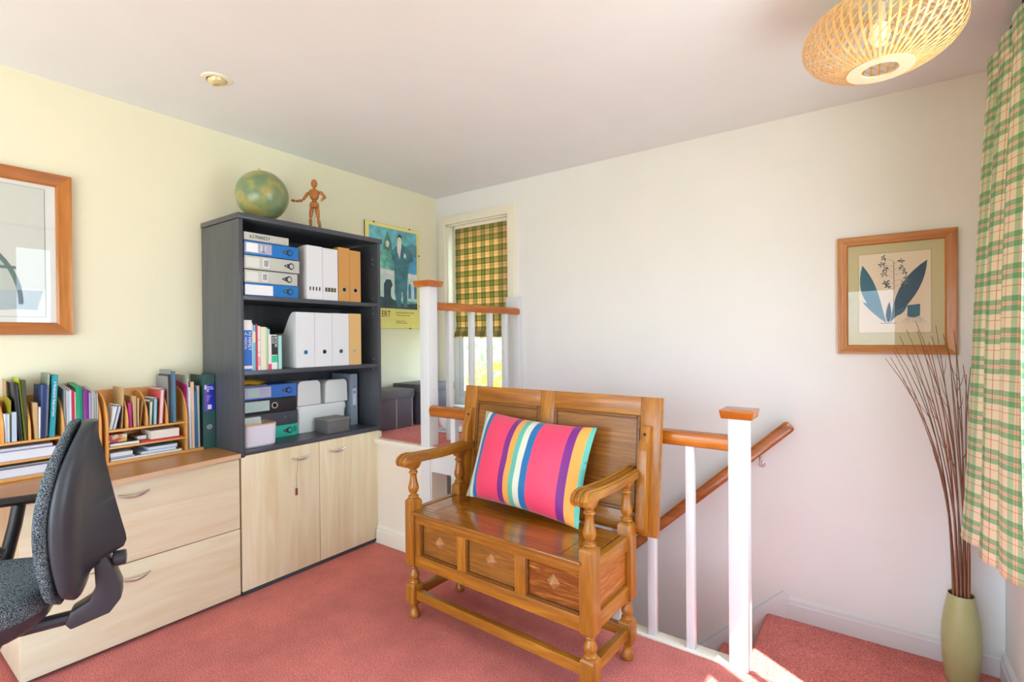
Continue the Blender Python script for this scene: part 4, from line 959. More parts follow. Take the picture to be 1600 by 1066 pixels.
lb = MB().box(xg, xg+0.0008, 1.234, 1.2835, 0.950, 1.094).build('spine_label', two_tone(), t)
text('lettering', 'Economic\nLever Arch\nFile', 0.0105, (xg+0.001, 1.245, 1.075), FX, white_ink, t, bold=0.0003, sx=0.72)
b = MB()
MB().box(xg+0.0008, xg+0.0013, 1.2345, 1.2425, 1.066, 1.090).build('label_mark', label_w, t)
MB().box(xg+0.0008, xg+0.0013, 1.249, 1.269, 0.958, 0.982).build('label_patch', label_w, t)
for i in range(4): text('lettering', 'foolscap size '[:13-3*i], 0.0055, (xg+0.001, 1.245, 1.028-0.009*i), FX, white_ink, t, sx=0.8)
MB().lathe([(0.0135, 0), (0.0135, 0.002), (0.0105, 0.002), (0.0105, 0)], (xg, 1.2575, 0.862), 24, Matrix.Rotation(PI/2, 4, 'Y'), cap=False).build('finger_ring', steel, t)
MB().lathe([(0.0105, 0), (0.0105, 0.0006)], (xg, 1.2575, 0.862), 20, Matrix.Rotation(PI/2, 4, 'Y')).build('finger_hole_disc', M_('hole half light', (150, 156, 156), 0.5), t)  # flat grey disc, the dim inside of the hole painted on
# left organiser, from left to right
xl = XO-0.024
upright('folder', 'olive green folder at the left end of the left organiser', 'folder', 0.4795, 0.4825, 0.482, 0.4865, b0, 1.085, olive, depth=0.15, zback=1.112, xf=xl)
upright('paper_pad', 'bundle of white papers in front of the olive folder', 'paper', 0.466, 0.4785, 0.4645, 0.4785, b0, 1.03, whitep, depth=0.06, xf=xl+0.008, edge=ltblue)
upright('notepad', 'pale blue pad between the olive folder and black folders', 'notepad', 0.4855, 0.501, 0.486, 0.501, b0, 1.035, ltblue, depth=0.07, xf=xl+0.006)
upright('card_folder', 'brown card folder leaning at the back by the black folders', 'folder', 0.487, 0.489, 0.481, 0.4835, b0, 1.172, M_('brown card folder', (176, 140, 96), 0.6), depth=0.15, xf=xl-0.072)
upright('folder', 'thick black folder leaning left in the left organiser', 'folder', 0.5085, 0.5145, 0.491, 0.499, b0, 1.160, blackc, depth=0.15, xf=xl)
upright('folder', 'dark folder leaning in the middle of the left organiser', 'folder', 0.516, 0.521, 0.500, 0.507, b0, 1.150, M_('dark slate folder', (54, 58, 66), 0.45), depth=0.15, xf=xl)
upright('folder', 'lime-edged dark folder leaning by the second divider', 'folder', 0.5265, 0.5305, 0.509, 0.5125, b0, 1.178, lime, depth=0.15, xf=xl, edge=M_('dark green sheets', (66, 74, 44), 0.6))
upright('folder', 'dark olive folder right of the lime-edged one', 'folder', 0.532, 0.5345, 0.516, 0.532, b0, 1.168, M_('dark olive', (70, 74, 38), 0.5), depth=0.15, xf=xl)
upright('card_folder', 'bundle of brown envelopes in front of the navy binder', 'envelope', 0.5565, 0.568, 0.552, 0.567, b0, 1.068, manila, depth=0.07, xf=xl+0.006)
upright('envelope', 'pale paper slip beside the bundle of brown envelopes', 'envelope', 0.5695, 0.574, 0.570, 0.577, b0, 1.048, whitep, depth=0.06, xf=xl+0.008)
upright('binder', 'navy binder with steel blue spine in the left organiser', 'binder', 0.576, 0.594, 0.583, 0.603, b0, 1.142, blues, depth=0.155, xf=xl, edge=navy)
upright('book', 'tall grey-green book behind the bright teal book', 'book', 0.597, 0.6045, 0.607, 0.614, b0, 1.192, greygreen, depth=0.15, xf=xl-0.02, edge=paper)
upright('book', 'bright teal book with white lettering on its spine, leaning right', 'book', 0.6055, 0.623, 0.620, 0.6375, b0, 1.183, tealb, depth=0.15, xf=xl, edge=paper, spine=(0.0, 1.0, tealb), txt=('A Handbook for Study and Home', 0.0125, 1.155, white_ink, 0.9))
bl = ZD+0.0145
for lab, y0, y1, zt, m, ed in (('grey printed folder at the left of the tall bay', 0.658, 0.664, 1.115, greyc, None), ('white booklet with blue print in the tall bay', 0.666, 0.682, 1.112, whitep, ltblue), ('red folder in the tall bay of the left organiser', 0.684, 0.694, 1.108, red2, None),
                               ('white sheet beside the red folder in the tall bay', 0.695, 0.6975, 1.102, whitep, None), ('bright green plastic folder in the tall bay', 0.6995, 0.722, 1.120, emer, None), ('purple folder in the tall bay of the left organiser', 0.7245, 0.744, 1.104, purple, None),
                               ('lilac plastic wallet beside the purple folder', 0.746, 0.753, 1.092, lilacp, None), ('grey plastic folder at the right of the tall bay', 0.755, 0.767, 1.098, clearf, None), ('white folder against the right end of the left organiser', 0.769, 0.777, 1.090, whitep, greyc)):
    upright('folder', lab, 'folder', y0, y1, y0-0.002, y1-0.001, bl, zt, m, depth=0.15, xf=xl, edge=ed, zback=zt+0.02)
lying('paper_stack', 'lilac plastic wallets on the middle tier of the left organiser', 'wallets', 0.30, 0.63, Z1+0.0005, Z1+0.040, lilacp, x1=xl, edge=whitep)
lying('paper_stack', 'white papers on top of the lilac wallets, middle tier', 'paper', 0.31, 0.62, Z1+0.0405, Z1+0.052, whitep, x1=xl-0.02)
lying('paper_stack', 'purple and white papers on the bottom tier of the left organiser', 'paper', 0.30, 0.64, bl, bl+0.038, M_('mauve wallet', (150, 130, 176), 0.35), x1=xl, edge=whitep)
lying('paper_stack', 'grey sheets on top of the bottom tier papers', 'paper', 0.31, 0.63, bl+0.0385, bl+0.046, clearf, x1=xl-0.015)

# ================================================================== office chair
fab = None
def fabric_mat():
    m, N, L, b = newmat('charcoal chair fabric')
    t = N.new('ShaderNodeTexCoord'); nz = N.new('ShaderNodeTexNoise'); nz.inputs['Scale'].default_value = 420; nz.inputs['Detail'].default_value = 1
    r = N.new('ShaderNodeValToRGB'); r.color_ramp.elements[0].position = 0.42; r.color_ramp.elements[1].position = 0.68
    r.color_ramp.elements[0].color = lin((34, 40, 46)); r.color_ramp.elements[1].color = lin((150, 164, 172))
    bp = N.new('ShaderNodeBump'); bp.inputs['Strength'].default_value = 0.3; bp.inputs['Distance'].default_value = 0.003
    L.new(t.outputs['Object'], nz.inputs['Vector']); L.new(nz.outputs[0], r.inputs[0]); L.new(r.outputs[0], b.inputs['Base Color'])
    L.new(nz.outputs[0], bp.inputs['Height']); L.new(bp.outputs[0], b.inputs['Normal']); b.inputs['Roughness'].default_value = 0.95; b.inputs['Specular IOR Level'].default_value = 0.1
    return m
fab = fabric_mat()
blk = mat('black chair plastic', (58, 62, 70), 0.36, spec=0.5, bump=0.06, nscale=500)
blk2 = mat('black chair arm', (20, 20, 22), 0.4)
CH_F = Vector((-0.365, -0.931, 0)).normalized()         # way the chair faces
chair_rz = math.atan2(-CH_F.x, CH_F.y)                  # local +y is forward, +x is the sitter's right
chr_ = thing('office_chair', 'black swivel chair with charcoal fabric seat and back at the desk', 'office chair', (CHX, CHY, 0), chair_rz)
def P6(mb, name, m, **k): return mb.build(name, m, k.pop('parent', chr_), local=True, **k)
# seat: rounded slab, plastic pan below
def seat_ring(s_, z, back=0.0):
    p = []
    for i in range(48):
        a = 2*PI*i/48; c, q = math.cos(a), math.sin(a)
        x = 0.235*s_*(abs(c)**0.72)*(1 if c > 0 else -1); y = (0.235*s_)*(abs(q)**0.72)*(1 if q > 0 else -1)
        x *= 1.0+0.04*(q)
        p.append((x, y))
    return p
def rings(spec): return [(seat_ring(s_, z), z) for s_, z in spec]
b = MB(); tub(b, rings([(0.985, SZ-0.062), (1.0, SZ-0.045), (1.0, SZ-0.025), (0.985, SZ-0.010), (0.95, SZ-0.002), (0.88, SZ+0.002), (0.6, SZ), (0.2, SZ-0.004)]), True, True); P6(b, 'seat_cushion', fab, smooth=1.2)
b = MB(); tub(b, rings([(0.60, SZ-0.135), (0.80, SZ-0.125), (0.93, SZ-0.10), (0.985, SZ-0.0625)]), True, True); P6(b, 'seat_pan', blk, smooth=1.0)
# back: plastic shell with fabric pad on its front
BH0, BH1 = 0.545, 1.078
yb0 = -0.245
def bw(t):      # half width along the height t 0..1
    return 0.05+0.165*min(1, (math.sin(PI*min(1, 0.10+0.98*t)**0.8) if t < 0.5 else (1-((t-0.5)/0.5)**3.2*0.72)))
def yc(t): return yb0-0.02-0.022*t**1.5+0.03*math.sin(PI*t)
def prof_w(t):
    if t < 0.12: return 0.115+0.085*math.sin(PI/2*t/0.12)
    if t < 0.45: return 0.200+0.0115*math.sin(PI*(t-0.12)/0.66)
    u = (t-0.45)/0.55
    return 0.2115*math.sqrt(max(0.0, 1-(u*0.972)**2.2))
def shell(off0, depth, inset, power, m, name, ridge=0.0):
    # a lens-shaped slab: front at yc+off0, rear bulging backwards by depth
    nt, na = 26, 28
    b = MB(); vs = []; fs = []
    for i in range(nt+1):
        t = i/nt; w = max(0.012, prof_w(t)-inset); z = BH0+inset*0.7+(BH1-BH0-inset*1.4)*t
        edge = max(0.5 if t > 0.5 else 0.25, min(1, math.sin(PI*min(max(t, 0.0), 1.0))**0.45))
        for j in range(na):
            a = 2*PI*j/na; c, q = math.cos(a), math.sin(a)
            x = w*(abs(c)**0.5)*(1 if c > 0 else -1)
            d_ = depth*edge*(abs(q)**power) if q < 0 else 0.020*edge*(abs(q)**0.5)
            curve = 0.010*(x/0.21)**2
            if ridge and q < 0: d_ += ridge*max(0, 1-abs(x)/0.09)*min(1, max(0, (0.97-t)/0.72))*min(1, max(0, (t-0.10)/0.10))
            vs.append((x, yc(t)+off0+curve-(d_ if q < 0 else -d_), z))
    for i in range(nt):
        for j in range(na): k = (j+1) % na; fs.append((i*na+j, i*na+k, (i+1)*na+k, (i+1)*na+j))
    fs.append(list(range(na))[::-1]); fs.append([nt*na+j for j in range(na)])
    b.add(vs, fs); return P6(b, name, m, smooth=1.1)
shell(0.012, 0.026, 0.0, 0.5, fab, 'back_cushion')
shell(-0.020, 0.052, 0.004, 0.9, blk, 'back_shell', 0.092)
# lumbar hump low on the shell, mechanism and height knob
b = MB()
prof = [(-0.318, SZ+0.035), (-0.350, SZ+0.040), (-0.372, SZ-0.015), (-0.390, SZ-0.070), (-0.390, SZ-0.115), (-0.360, SZ-0.155), (-0.262, SZ-0.180), (-0.248, SZ-0.160), (-0.262, SZ-0.125), (-0.310, SZ-0.100), (-0.324, SZ-0.065), (-0.322, SZ-0.01)]
b.prism(prof, 'yz', -0.036, 0.036)
P6(b, 'back_bracket', blk, bevel=0.008, seg=2)
b = MB(); b.lathe([(0.020, 0), (0.024, 0.004), (0.024, 0.034), (0.019, 0.036)], (0.0, -0.366, SZ+0.008), 18, Matrix.Rotation(PI/2, 4, 'X')); P6(b, 'knob', blk, smooth=0.5)
b = MB(); b.tube([(0, -0.262, SZ-0.152), (0, -0.02, SZ-0.16)], 0.020, 10); b.box(-0.09, 0.09, -0.11, 0.11, SZ-0.175, SZ-0.130); P6(b, 'tilt_mechanism', blk)
# column and star base
b = MB(); b.lathe([(0.036, 0.09), (0.036, 0.20), (0.030, 0.205), (0.030, 0.30), (0.024, 0.305), (0.024, SZ-0.17)], (0, 0, 0), 20); P6(b, 'gas_column', blk, smooth=0.5)
for k in range(5):
    a = 2*PI*k/5+0.42; d2 = Vector((math.cos(a), math.sin(a), 0)); n2 = Vector((-d2.y, d2.x, 0))
    b = MB(); q = []
    for r_, w, z0, z1 in ((0.03, 0.034, 0.085, 0.150), (0.16, 0.028, 0.080, 0.125), (0.29, 0.020, 0.070, 0.095)):
        q.append([d2*r_+n2*w+Vector((0, 0, z0)), d2*r_-n2*w+Vector((0, 0, z0)), d2*r_-n2*w*0.7+Vector((0, 0, z1)), d2*r_+n2*w*0.7+Vector((0, 0, z1))])
    vs = [p for r_ in q for p in r_]; fs = [(0,1,2,3), (11,10,9,8)]
    for i in range(2):
        for j in range(4): fs.append((i*4+j, (i+1)*4+j, (i+1)*4+(j+1) % 4, i*4+(j+1) % 4))
    b.add(vs, fs); f = P6(b, 'base_foot', blk, bevel=0.006)
    b = MB()
    for s_ in (-1, 1):
        p = d2*0.285+n2*s_*0.012; b.cyl(p+n2*0.009+Vector((0, 0, 0.0275)), p-n2*0.009+Vector((0, 0, 0.0275)), 0.027, n=16)
    b.cyl(d2*0.285+Vector((0, 0, 0.04)), d2*0.285+Vector((0, 0, 0.075)), 0.008, n=8)
    P6(b, 'caster', blk2, parent=f)
# arms: loop supports with pads
for s_ in (1, -1):
    b = MB(); X_ = 0.275*s_
    pts = [(0.10*s_, -0.03, SZ-0.128), (0.20*s_, -0.03, SZ-0.128), (0.262*s_, -0.035, SZ-0.105), (X_, -0.05, SZ-0.02), (X_, -0.075, SZ+0.10), (X_, -0.085, SZ+0.165)]
    b.tube(pts, 0.019, 8); ar = P6(b, 'arm_support', blk2, smooth=0.9)
    b = MB(); b.tube([(X_, -0.17, SZ+0.170), (X_, -0.15, SZ+0.178), (X_, 0.04, SZ+0.178), (X_, 0.07, SZ+0.168)], [0.018, 0.028, 0.028, 0.016], 10, flat=0.55); P6(b, 'arm_pad', blk2, smooth=0.9, parent=ar)

# ================================================================== things on the walls
oak_f = wood('picture oak', (150, 90, 28), (206, 138, 58), 'X', 0.7, 0.35, coat=0.2, mid=(184, 114, 40))
oak_fv = wood('picture oak upright', (150, 90, 28), (206, 138, 58), 'Z', 0.7, 0.35, coat=0.2, mid=(184, 114, 40))
def frame(root, pl, a0, a1, z0, z1, w, d, wall, mh, mv, inner=None):
    # wall 'x': on the left wall facing +x, 'y': on the back wall facing -y; four mitred members with a raised outer edge
    def pt(a, z, t): return (pl+t, a, z) if wall == 'x' else (a, pl-t, z)
    sec = [(0.0, 0.001), (0.0, d), (0.25*w, d*1.0), (0.6*w, d*0.72), (w*0.86, d*0.66), (w, d*0.45), (w, 0.001)]
    cor = [(a0, z0, 1, 1), (a1, z0, -1, 1), (a1, z1, -1, -1), (a0, z1, 1, -1)]
    for i in range(4):
        A, B = cor[i], cor[(i+1) % 4]; vs = []
        for c in (A, B): vs += [pt(c[0]+c[2]*u, c[1]+c[3]*u, t) for u, t in sec]
        k = len(sec); fs = [list(range(k)), list(range(k, 2*k))[::-1]]+[(j, (j+1) % k, k+(j+1) % k, k+j) for j in range(k)]
        MB().add(vs, fs).build('frame_member', mh if i % 2 == 0 else mv, root, smooth=0.5)
def poly_art(root, name, pts, m, pl, t, wall, thick=0.0006):
    # flat printed shape: an outline standing on the sheet
    b = MB(); n = len(pts)
    if wall == 'x': f = lambda a, z, q: (pl+q, a, z)
    else: f = lambda a, z, q: (a, pl-q, z)
    vs = [f(a, z, t) for a, z in pts]+[f(a, z, t+thick) for a, z in pts]
    b.add(vs, [list(range(n))[::-1], list(range(n, 2*n))]+[(i, (i+1) % n, n+(i+1) % n, n+i) for i in range(n)])
    return b.build(name, m, root, smooth=0)
def leafshape(p0, p1, w, bias=0.45, n=10, curve=0.0):
    ax, az = p1[0]-p0[0], p1[1]-p0[1]; L_ = math.hypot(ax, az); nx, nz = -az/L_, ax/L_; L1 = []; L2 = []
    for i in range(n+1):
        t = i/n; h = w*math.sin(PI*t**(math.log(0.5)/math.log(bias)))**0.9 if 0 < t < 1 else 0
        c = curve*math.sin(PI*t); bx, bz = p0[0]+ax*t+nx*c, p0[1]+az*t+nz*c
        L1.append((bx+nx*h, bz+nz*h)); L2.append((bx-nx*h*0.8, bz-nz*h*0.8))
    return L1+L2[::-1][1:-1]
clear = mat('picture glazing', (255, 255, 255), 0.02)
pic_glass = glassmat('picture glass', refl=0.025)
# botanical print on the back wall
bp_ = thing('picture', 'framed botanical print of a blue-leaved plant on the back wall', 'picture', (0.08, YB-0.01, 1.233))
frame(bp_, YB, -0.160, 0.318, 1.233, 1.838, 0.046, 0.024, 'y', oak_f, oak_fv)
MB().box(-0.150, 0.308, YB-0.006, YB-0.001, 1.243, 1.828).build('mount', mat('sage mount', (198, 190, 146), 0.7), bp_)
MB().box(-0.067, 0.221, YB-0.0075, YB-0.0062, 1.343, 1.744).build('print_sheet', mat('cream print sheet', (230, 214, 190), 0.7), bp_)
b = MB(); w = 0.0012
for a0, a1, z0, z1 in ((-0.0705, 0.2245, 1.3395, 1.3395+w), (-0.0705, 0.2245, 1.7475-w, 1.7475), (-0.0705, -0.0705+w, 1.3395+w, 1.7475-w), (0.2245-w, 0.2245, 1.3395+w, 1.7475-w)): b.box(a0, a1, YB-0.0066, YB-0.0061, z0, z1)
b.build('mount_line', mat('mount line', (150, 130, 84), 0.7), bp_)
leafm = mat('blue green print', (42, 104, 124), 0.7, noise=0.12, nscale=30); leafd = mat('dark blue print', (36, 78, 104), 0.7, noise=0.15, nscale=40); stemm = mat('grey print', (104, 118, 122), 0.7, noise=0.3, nscale=90)
T0 = 0.0077
cx = 0.055
poly_art(bp_, 'leaf', leafshape((cx-0.010, 1.392), (-0.052, 1.690), 0.036, 0.55, curve=0.012), leafm, YB, T0, 'y')
poly_art(bp_, 'leaf', leafshape((cx+0.006, 1.392), (0.208, 1.697), 0.040, 0.55, curve=0.0), leafd, YB, T0, 'y')
poly_art(bp_, 'leaf', leafshape((cx-0.008, 1.392), (-0.052, 1.500), 0.018, 0.5, curve=-0.012), leafm, YB, T0+0.0007, 'y')
poly_art(bp_, 'leaf', leafshape((cx+0.012, 1.420), (0.130, 1.478), 0.012, 0.5, curve=-0.006), leafm, YB, T0+0.0007, 'y')
poly_art(bp_, 'leaf', leafshape((cx, 1.392), (cx+0.004, 1.498), 0.012, 0.4), leafd, YB, T0+0.0014, 'y')
b = MB(); b.tube([(cx+0.018, YB-0.0085, 1.42), (cx+0.023, YB-0.0085, 1.55), (cx+0.022, YB-0.0085, 1.70)], 0.0035, 6, flat=0.3); b.build('flower_stem', stemm, bp_)
random.seed(3)
for i in range(11):
    s_ = 1 if i % 2 else -1; z = 1.565+0.0145*i; L_ = (0.030+random.uniform(-0.008, 0.022))*(1 if i > 1 else 0.9)
    p = (cx+0.022, z-0.006); h = (cx+0.022+s_*L_, z+random.uniform(0.0, 0.018))
    MB().tube([(p[0], YB-0.0079, p[1]), (h[0], YB-0.0079, h[1])], 0.0007, 4).build('flower_stalk', stemm, bp_)
    for k in range(5):
        a = 2*PI*k/5+random.uniform(-0.4, 0.4)+i; r_ = random.uniform(0.011, 0.020)
        poly_art(bp_, 'petal', leafshape(h, (h[0]+r_*math.cos(a), h[1]+r_*math.sin(a)), 0.0034, 0.6, 6), stemm if (i+k) % 3 else leafd, YB, T0+0.0001*(k+1)+0.0004, 'y')
poly_art(bp_, 'bulb', [(0.130, 1.422), (0.131, 1.470), (0.126, 1.476), (0.180, 1.482), (0.179, 1.424), (0.16, 1.416), (0.145, 1.417)], leafm, YB, T0, 'y')
b = MB()
for i in range(8):
    a = (i-3.5)*0.007; b.tube([(0.155+a*0.8, YB-0.008, 1.418), (0.155+a*1.5, YB-0.008, 1.403), (0.155+a*1.9+0.002*(i % 2), YB-0.008, 1.390)], 0.0008, 4)
b.build('bulb_roots', leafd, bp_)
MB().box(cx-0.035, cx+0.03, YB-0.0081, YB-0.0077, 1.388, 1.391).build('print_line', leafd, bp_)
MB().box(-0.118, 0.276, YB-0.0105, YB-0.0095, 1.276, 1.795).build('glazing', pic_glass, bp_)
# big picture on the left wall
lp = thing('picture', 'large oak-framed picture of a pale arched shape on the left wall', 'picture', (XL+0.01, 0.3, 1.363))
frame(lp, XL, -0.12, 0.722, 1.363, 2.106, 0.056, 0.026, 'x', wood('picture oak along', (146, 84, 28), (196, 124, 54), 'Y', 0.7, 0.4, mid=(174, 104, 40)), oak_fv)
MB().box(XL+0.001, XL+0.006, -0.11, 0.712, 1.373, 2.096).build('mount', mat('white mount', (222, 226, 222), 0.7), lp)
b = MB(); w = 0.0015
for a0, a1, z0, z1 in ((0.628, 0.628+w, 1.445, 2.03), (-0.03, 0.628, 2.03, 2.03+w), (-0.03, 0.628, 1.445-w, 1.445), (-0.03, -0.03+w, 1.445, 2.03)): b.box(XL+0.006, XL+0.0066, a0, a1, z0, z1)
b.build('mount_line', mat('grey line', (110, 116, 116), 0.7), lp)
poly_art(lp, 'print_sky', [(-0.028, 1.57), (0.627, 1.57), (0.627, 2.029), (-0.028, 2.029)], mat('pale print', (206, 212, 204), 0.7), XL, 0.0062, 'x')
arc = [(0.30+0.255*math.cos(a), 1.50+0.315*math.sin(a)) for a in [PI*i/24 for i in range(25)]]; arc2 = [(0.30+0.238*math.cos(a), 1.50+0.295*math.sin(a)) for a in [PI*i/24 for i in range(25)]][::-1]
poly_art(lp, 'print_arch', arc+arc2, mat('grey green print', (96, 122, 120), 0.7), XL, 0.0068, 'x')
poly_art(lp, 'print_arch_inside', [(0.538, 1.50)]+[(0.30+0.237*math.cos(a), 1.50+0.294*math.sin(a)) for a in [PI*i/24 for i in range(25)]], mat('pale green print', (186, 198, 190), 0.7), XL, 0.0065, 'x')
poly_art(lp, 'print_bar', [(0.068, 1.655), (0.532, 1.655), (0.53, 1.668), (0.07, 1.668)], mat('grey green print', (96, 122, 120), 0.7), XL, 0.0075, 'x')
poly_art(lp, 'print_ground', [(-0.028, 1.47), (0.2, 1.478), (0.45, 1.468), (0.53, 1.478), (0.60, 1.476), (0.60, 1.49), (0.62, 1.565), (0.40, 1.56), (0.2, 1.53), (-0.028, 1.54)], mat('blue grey wash', (170, 188, 192), 0.7), XL, 0.0068, 'x')
MB().box(XL+0.0095, XL+0.0105, -0.07, 0.67, 1.413, 2.056).build('glazing', pic_glass, lp)
# exhibition poster behind glass
po = thing('poster', 'yellow-bordered exhibition poster of a man in a dark suit on a terrace', 'poster', (XL, 2.69, 1.414))
MB().box(XL+0.001, XL+0.010, 2.419, 2.967, 1.414, 2.226).build('backing_board', mat('dark board', (60, 50, 30), 0.6), po)
MB().box(XL+0.0101, XL+0.0107, 2.420, 2.966, 1.415, 2.225).build('poster_sheet', mat('yellow poster sheet', (250, 240, 150), 0.5, noise=0.05, nscale=4), po)
y0, y1, z0, z1 = 2.457, 2.941, 1.572, 2.199
t0 = 0.0108
def pa(n, pts, rgb, lay, noise=0.2): poly_art(po, n, [(y0+(y1-y0)*a, z0+(z1-z0)*c) for a, c in pts], mat('poster %d %d %d' % rgb, tuple(min(245, int(q*1.18+8)) for q in rgb), 0.5, noise=noise, nscale=14), XL, t0+0.00035*lay, 'x', 0.0003)
pa('print_sky', [(0, 0), (1, 0), (1, 1), (0, 1)], (86, 158, 172), 0, 0.35)
pa('print_sea', [(0, 0.44), (1, 0.44), (1, 0.72), (0, 0.66)], (64, 140, 188), 1, 0.25)
pa('print_hills', [(0.55, 0.70), (1, 0.68), (1, 0.84), (0.9, 0.86), (0.75, 0.81), (0.55, 0.79)], (72, 124, 146), 2)
pa('print_tree', [(0.26, 0.5), (0.46, 0.48), (0.48, 0.66), (0.45, 0.80), (0.40, 0.9), (0.36, 0.97), (0.33, 0.9), (0.28, 0.78), (0.27, 0.6)], (66, 122, 116), 3, 0.4)
pa('print_foliage', [(0.0, 0.42), (0.50, 0.42), (0.48, 0.62), (0.40, 0.72), (0.2, 0.74), (0.0, 0.70)], (92, 160, 152), 4, 0.5)
pa('print_terrace', [(0, 0.10), (1, 0.10), (1, 0.46), (0.5, 0.48), (0, 0.50)], (176, 208, 204), 5, 0.15)
pa('print_ledge', [(0, 0.445), (1, 0.40), (1, 0.44), (0, 0.485)], (214, 224, 212), 6, 0.1)
for i, c in enumerate((0.10, 0.62, 0.83, 0.96)): pa('print_opening', [(c-0.03, 0.14), (c+0.03, 0.14), (c+0.03, 0.28), (c+0.018, 0.33), (c-0.018, 0.33), (c-0.03, 0.28)], (54, 118, 168), 7)
pa('print_floor', [(0, 0), (1, 0), (1, 0.08), (0.7, 0.06), (0.45, 0.12), (0, 0.16)], (36, 72, 88), 7)
pa('print_suit', [(0.50, 0.34), (0.50, 0.20), (0.53, 0.10), (0.56, 0.02), (0.64, 0.02), (0.64, 0.22), (0.67, 0.22), (0.69, 0.02), (0.77, 0.02), (0.78, 0.34), (0.82, 0.60), (0.92, 0.64), (0.90, 0.72), (0.76, 0.80), (0.66, 0.835), (0.58, 0.82), (0.45, 0.72), (0.44, 0.62), (0.5, 0.6)], (48, 108, 128), 8, 0.35)
pa('print_shirt', [(0.615, 0.64), (0.655, 0.80), (0.62, 0.83), (0.56, 0.81), (0.565, 0.72)], (220, 222, 204), 9, 0.05)
pa('print_face', [(0.565, 0.84), (0.575, 0.80), (0.61, 0.785), (0.65, 0.81), (0.66, 0.87), (0.64, 0.915), (0.60, 0.92), (0.57, 0.89)], (216, 206, 176), 10, 0.1)
pa('print_hair', [(0.572, 0.89), (0.575, 0.93), (0.62, 0.95), (0.665, 0.92), (0.665, 0.87), (0.645, 0.905), (0.60, 0.915)], (40, 46, 50), 11)
pa('print_hand', [(0.70, 0.67), (0.745, 0.65), (0.755, 0.69), (0.715, 0.73)], (220, 210, 186), 9, 0.1)
pa('print_figure', [(0.28, 0.10), (0.28, 0.30), (0.33, 0.36), (0.42, 0.36), (0.46, 0.30), (0.42, 0.24), (0.42, 0.16), (0.48, 0.08), (0.46, 0.0), (0.28, 0.0)], (40, 66, 82), 9)
pa('print_figure_face', [(0.33, 0.77), (0.38, 0.76), (0.40, 0.82), (0.36, 0.85), (0.32, 0.82)], (200, 206, 190), 9, 0.2)
text('lettering', 'ERT', 0.066, (XL+0.0112, 2.570, 1.506), FX, mat('brown ink', (70, 56, 30), 0.6), po, sx=0.78)
for s_, sz, z in (('ROYAL ACADEMY OF ARTS', 0.0165, 1.536), ('Piccadilly  London  Open daily', 0.0125, 1.518), ('Admission and bookings', 0.0105, 1.470), ('Advance tickets at the gallery', 0.0105, 1.456)):
    text('lettering', s_, sz, (XL+0.0112, 2.715, z), FX, mat('olive ink', (120, 110, 60), 0.6), po, sx=0.95)
MB().box(XL+0.0165, XL+0.0180, 2.419, 2.967, 1.414, 2.226).build('glazing', pic_glass, po)
for y, z in ((2.50, 2.224), (2.86, 2.224), (2.964, 2.02), (2.86, 1.416), (2.964, 1.6)):
    MB().box(XL+0.001, XL+0.0205, y-0.004, y+0.004, z-0.004, z+0.004).build('clip', mat('dark clip', (60, 56, 50), 0.4, metal=0.6), po)

# ------------------------------------------------------------------ plaid roman blind
def band(*a): return [(p, lin(c) if len(c) == 3 else c) for p, c in a]
Wh = (1, 1, 1, 1)
gB = (0.46, 0.58, 0.44, 1); gL = (0.70, 0.78, 0.60, 1); rB = (0.74, 0.34, 0.26, 1)
vb = [(0.0, Wh), (0.14, (0.78, 0.50, 0.36, 1)), (0.17, Wh), (0.34, gB), (0.47, gL), (0.53, gB), (0.56, gL), (0.62, gB), (0.66, gL), (0.72, gB), (0.88, Wh)]
blind_m = plaid('blind plaid', (250, 212, 158), vb, vb, 0.090, 0.094, 0.4)
rb = thing('roman_blind', 'green and tan plaid roman blind half drawn down the back window', 'blind', (-2.65, YB+0.05, 1.33))
bx0, bx1 = -2.912, -2.334
def bl_(u, v):
    x = bx0+(bx1-bx0)*u; z = 1.345+(2.288-1.345)*v
    return Vector((x, YB+0.035+0.003*math.sin(20*v+3*u)*(1-v), z))
MB().grid(bl_, 12, 40, lambda u, v: (u*(bx1-bx0)+0.02, v*0.943)).build('cloth', blind_m, rb, solid=0.003)
for k, (dz, dy) in enumerate(((0.0, 0.012), (-0.016, 0.024))):
    def fold(u, v, dz=dz, dy=dy):
        x = bx0+(bx1-bx0)*u; a = PI*(v*1.1)
        return Vector((x, YB+0.033-dy+0.014*math.cos(a)*0.6, 1.352+dz+0.052*(1-v)-0.012*math.sin(a)+0.003*math.sin(7*u)))
    MB().grid(fold, 16, 8, lambda u, v: (u*(bx1-bx0)+0.02, v*0.06+0.05*k)).build('fold', blind_m, rb, solid=0.003)
MB().box(bx0, bx1, YB+0.028, YB+0.060, 2.262, 2.287).build('headrail', cream_w, rb)

# ------------------------------------------------------------------ curtain, pole, finial
hb = [(0.0, Wh), (0.20, (0.86, 0.42, 0.36, 1)), (0.225, Wh), (0.42, (0.42, 0.68, 0.55, 1)), (0.60, (0.93, 0.80, 0.80, 1)), (0.645, (0.90, 0.58, 0.60, 1)), (0.675, (0.93, 0.80, 0.80, 1)), (0.72, (0.42, 0.68, 0.55, 1)), (0.90, Wh)]
vb2 = [(0.0, Wh), (0.16, (0.82, 0.40, 0.34, 1)), (0.19, Wh), (0.42, (0.52, 0.76, 0.64, 1)), (0.60, (0.94, 0.84, 0.82, 1)), (0.64, (0.90, 0.64, 0.62, 1)), (0.68, (0.94, 0.84, 0.82, 1)), (0.72, (0.52, 0.76, 0.64, 1)), (0.90, Wh)]
curt_m = plaid('curtain plaid', (240, 230, 200), hb, vb2, 0.115, 0.107, 0.05)
ct_ = thing('curtain', 'long cream curtain with green and red plaid at the right window', 'curtain', (0.40, 2.45, 0.51))
NP = 3.2
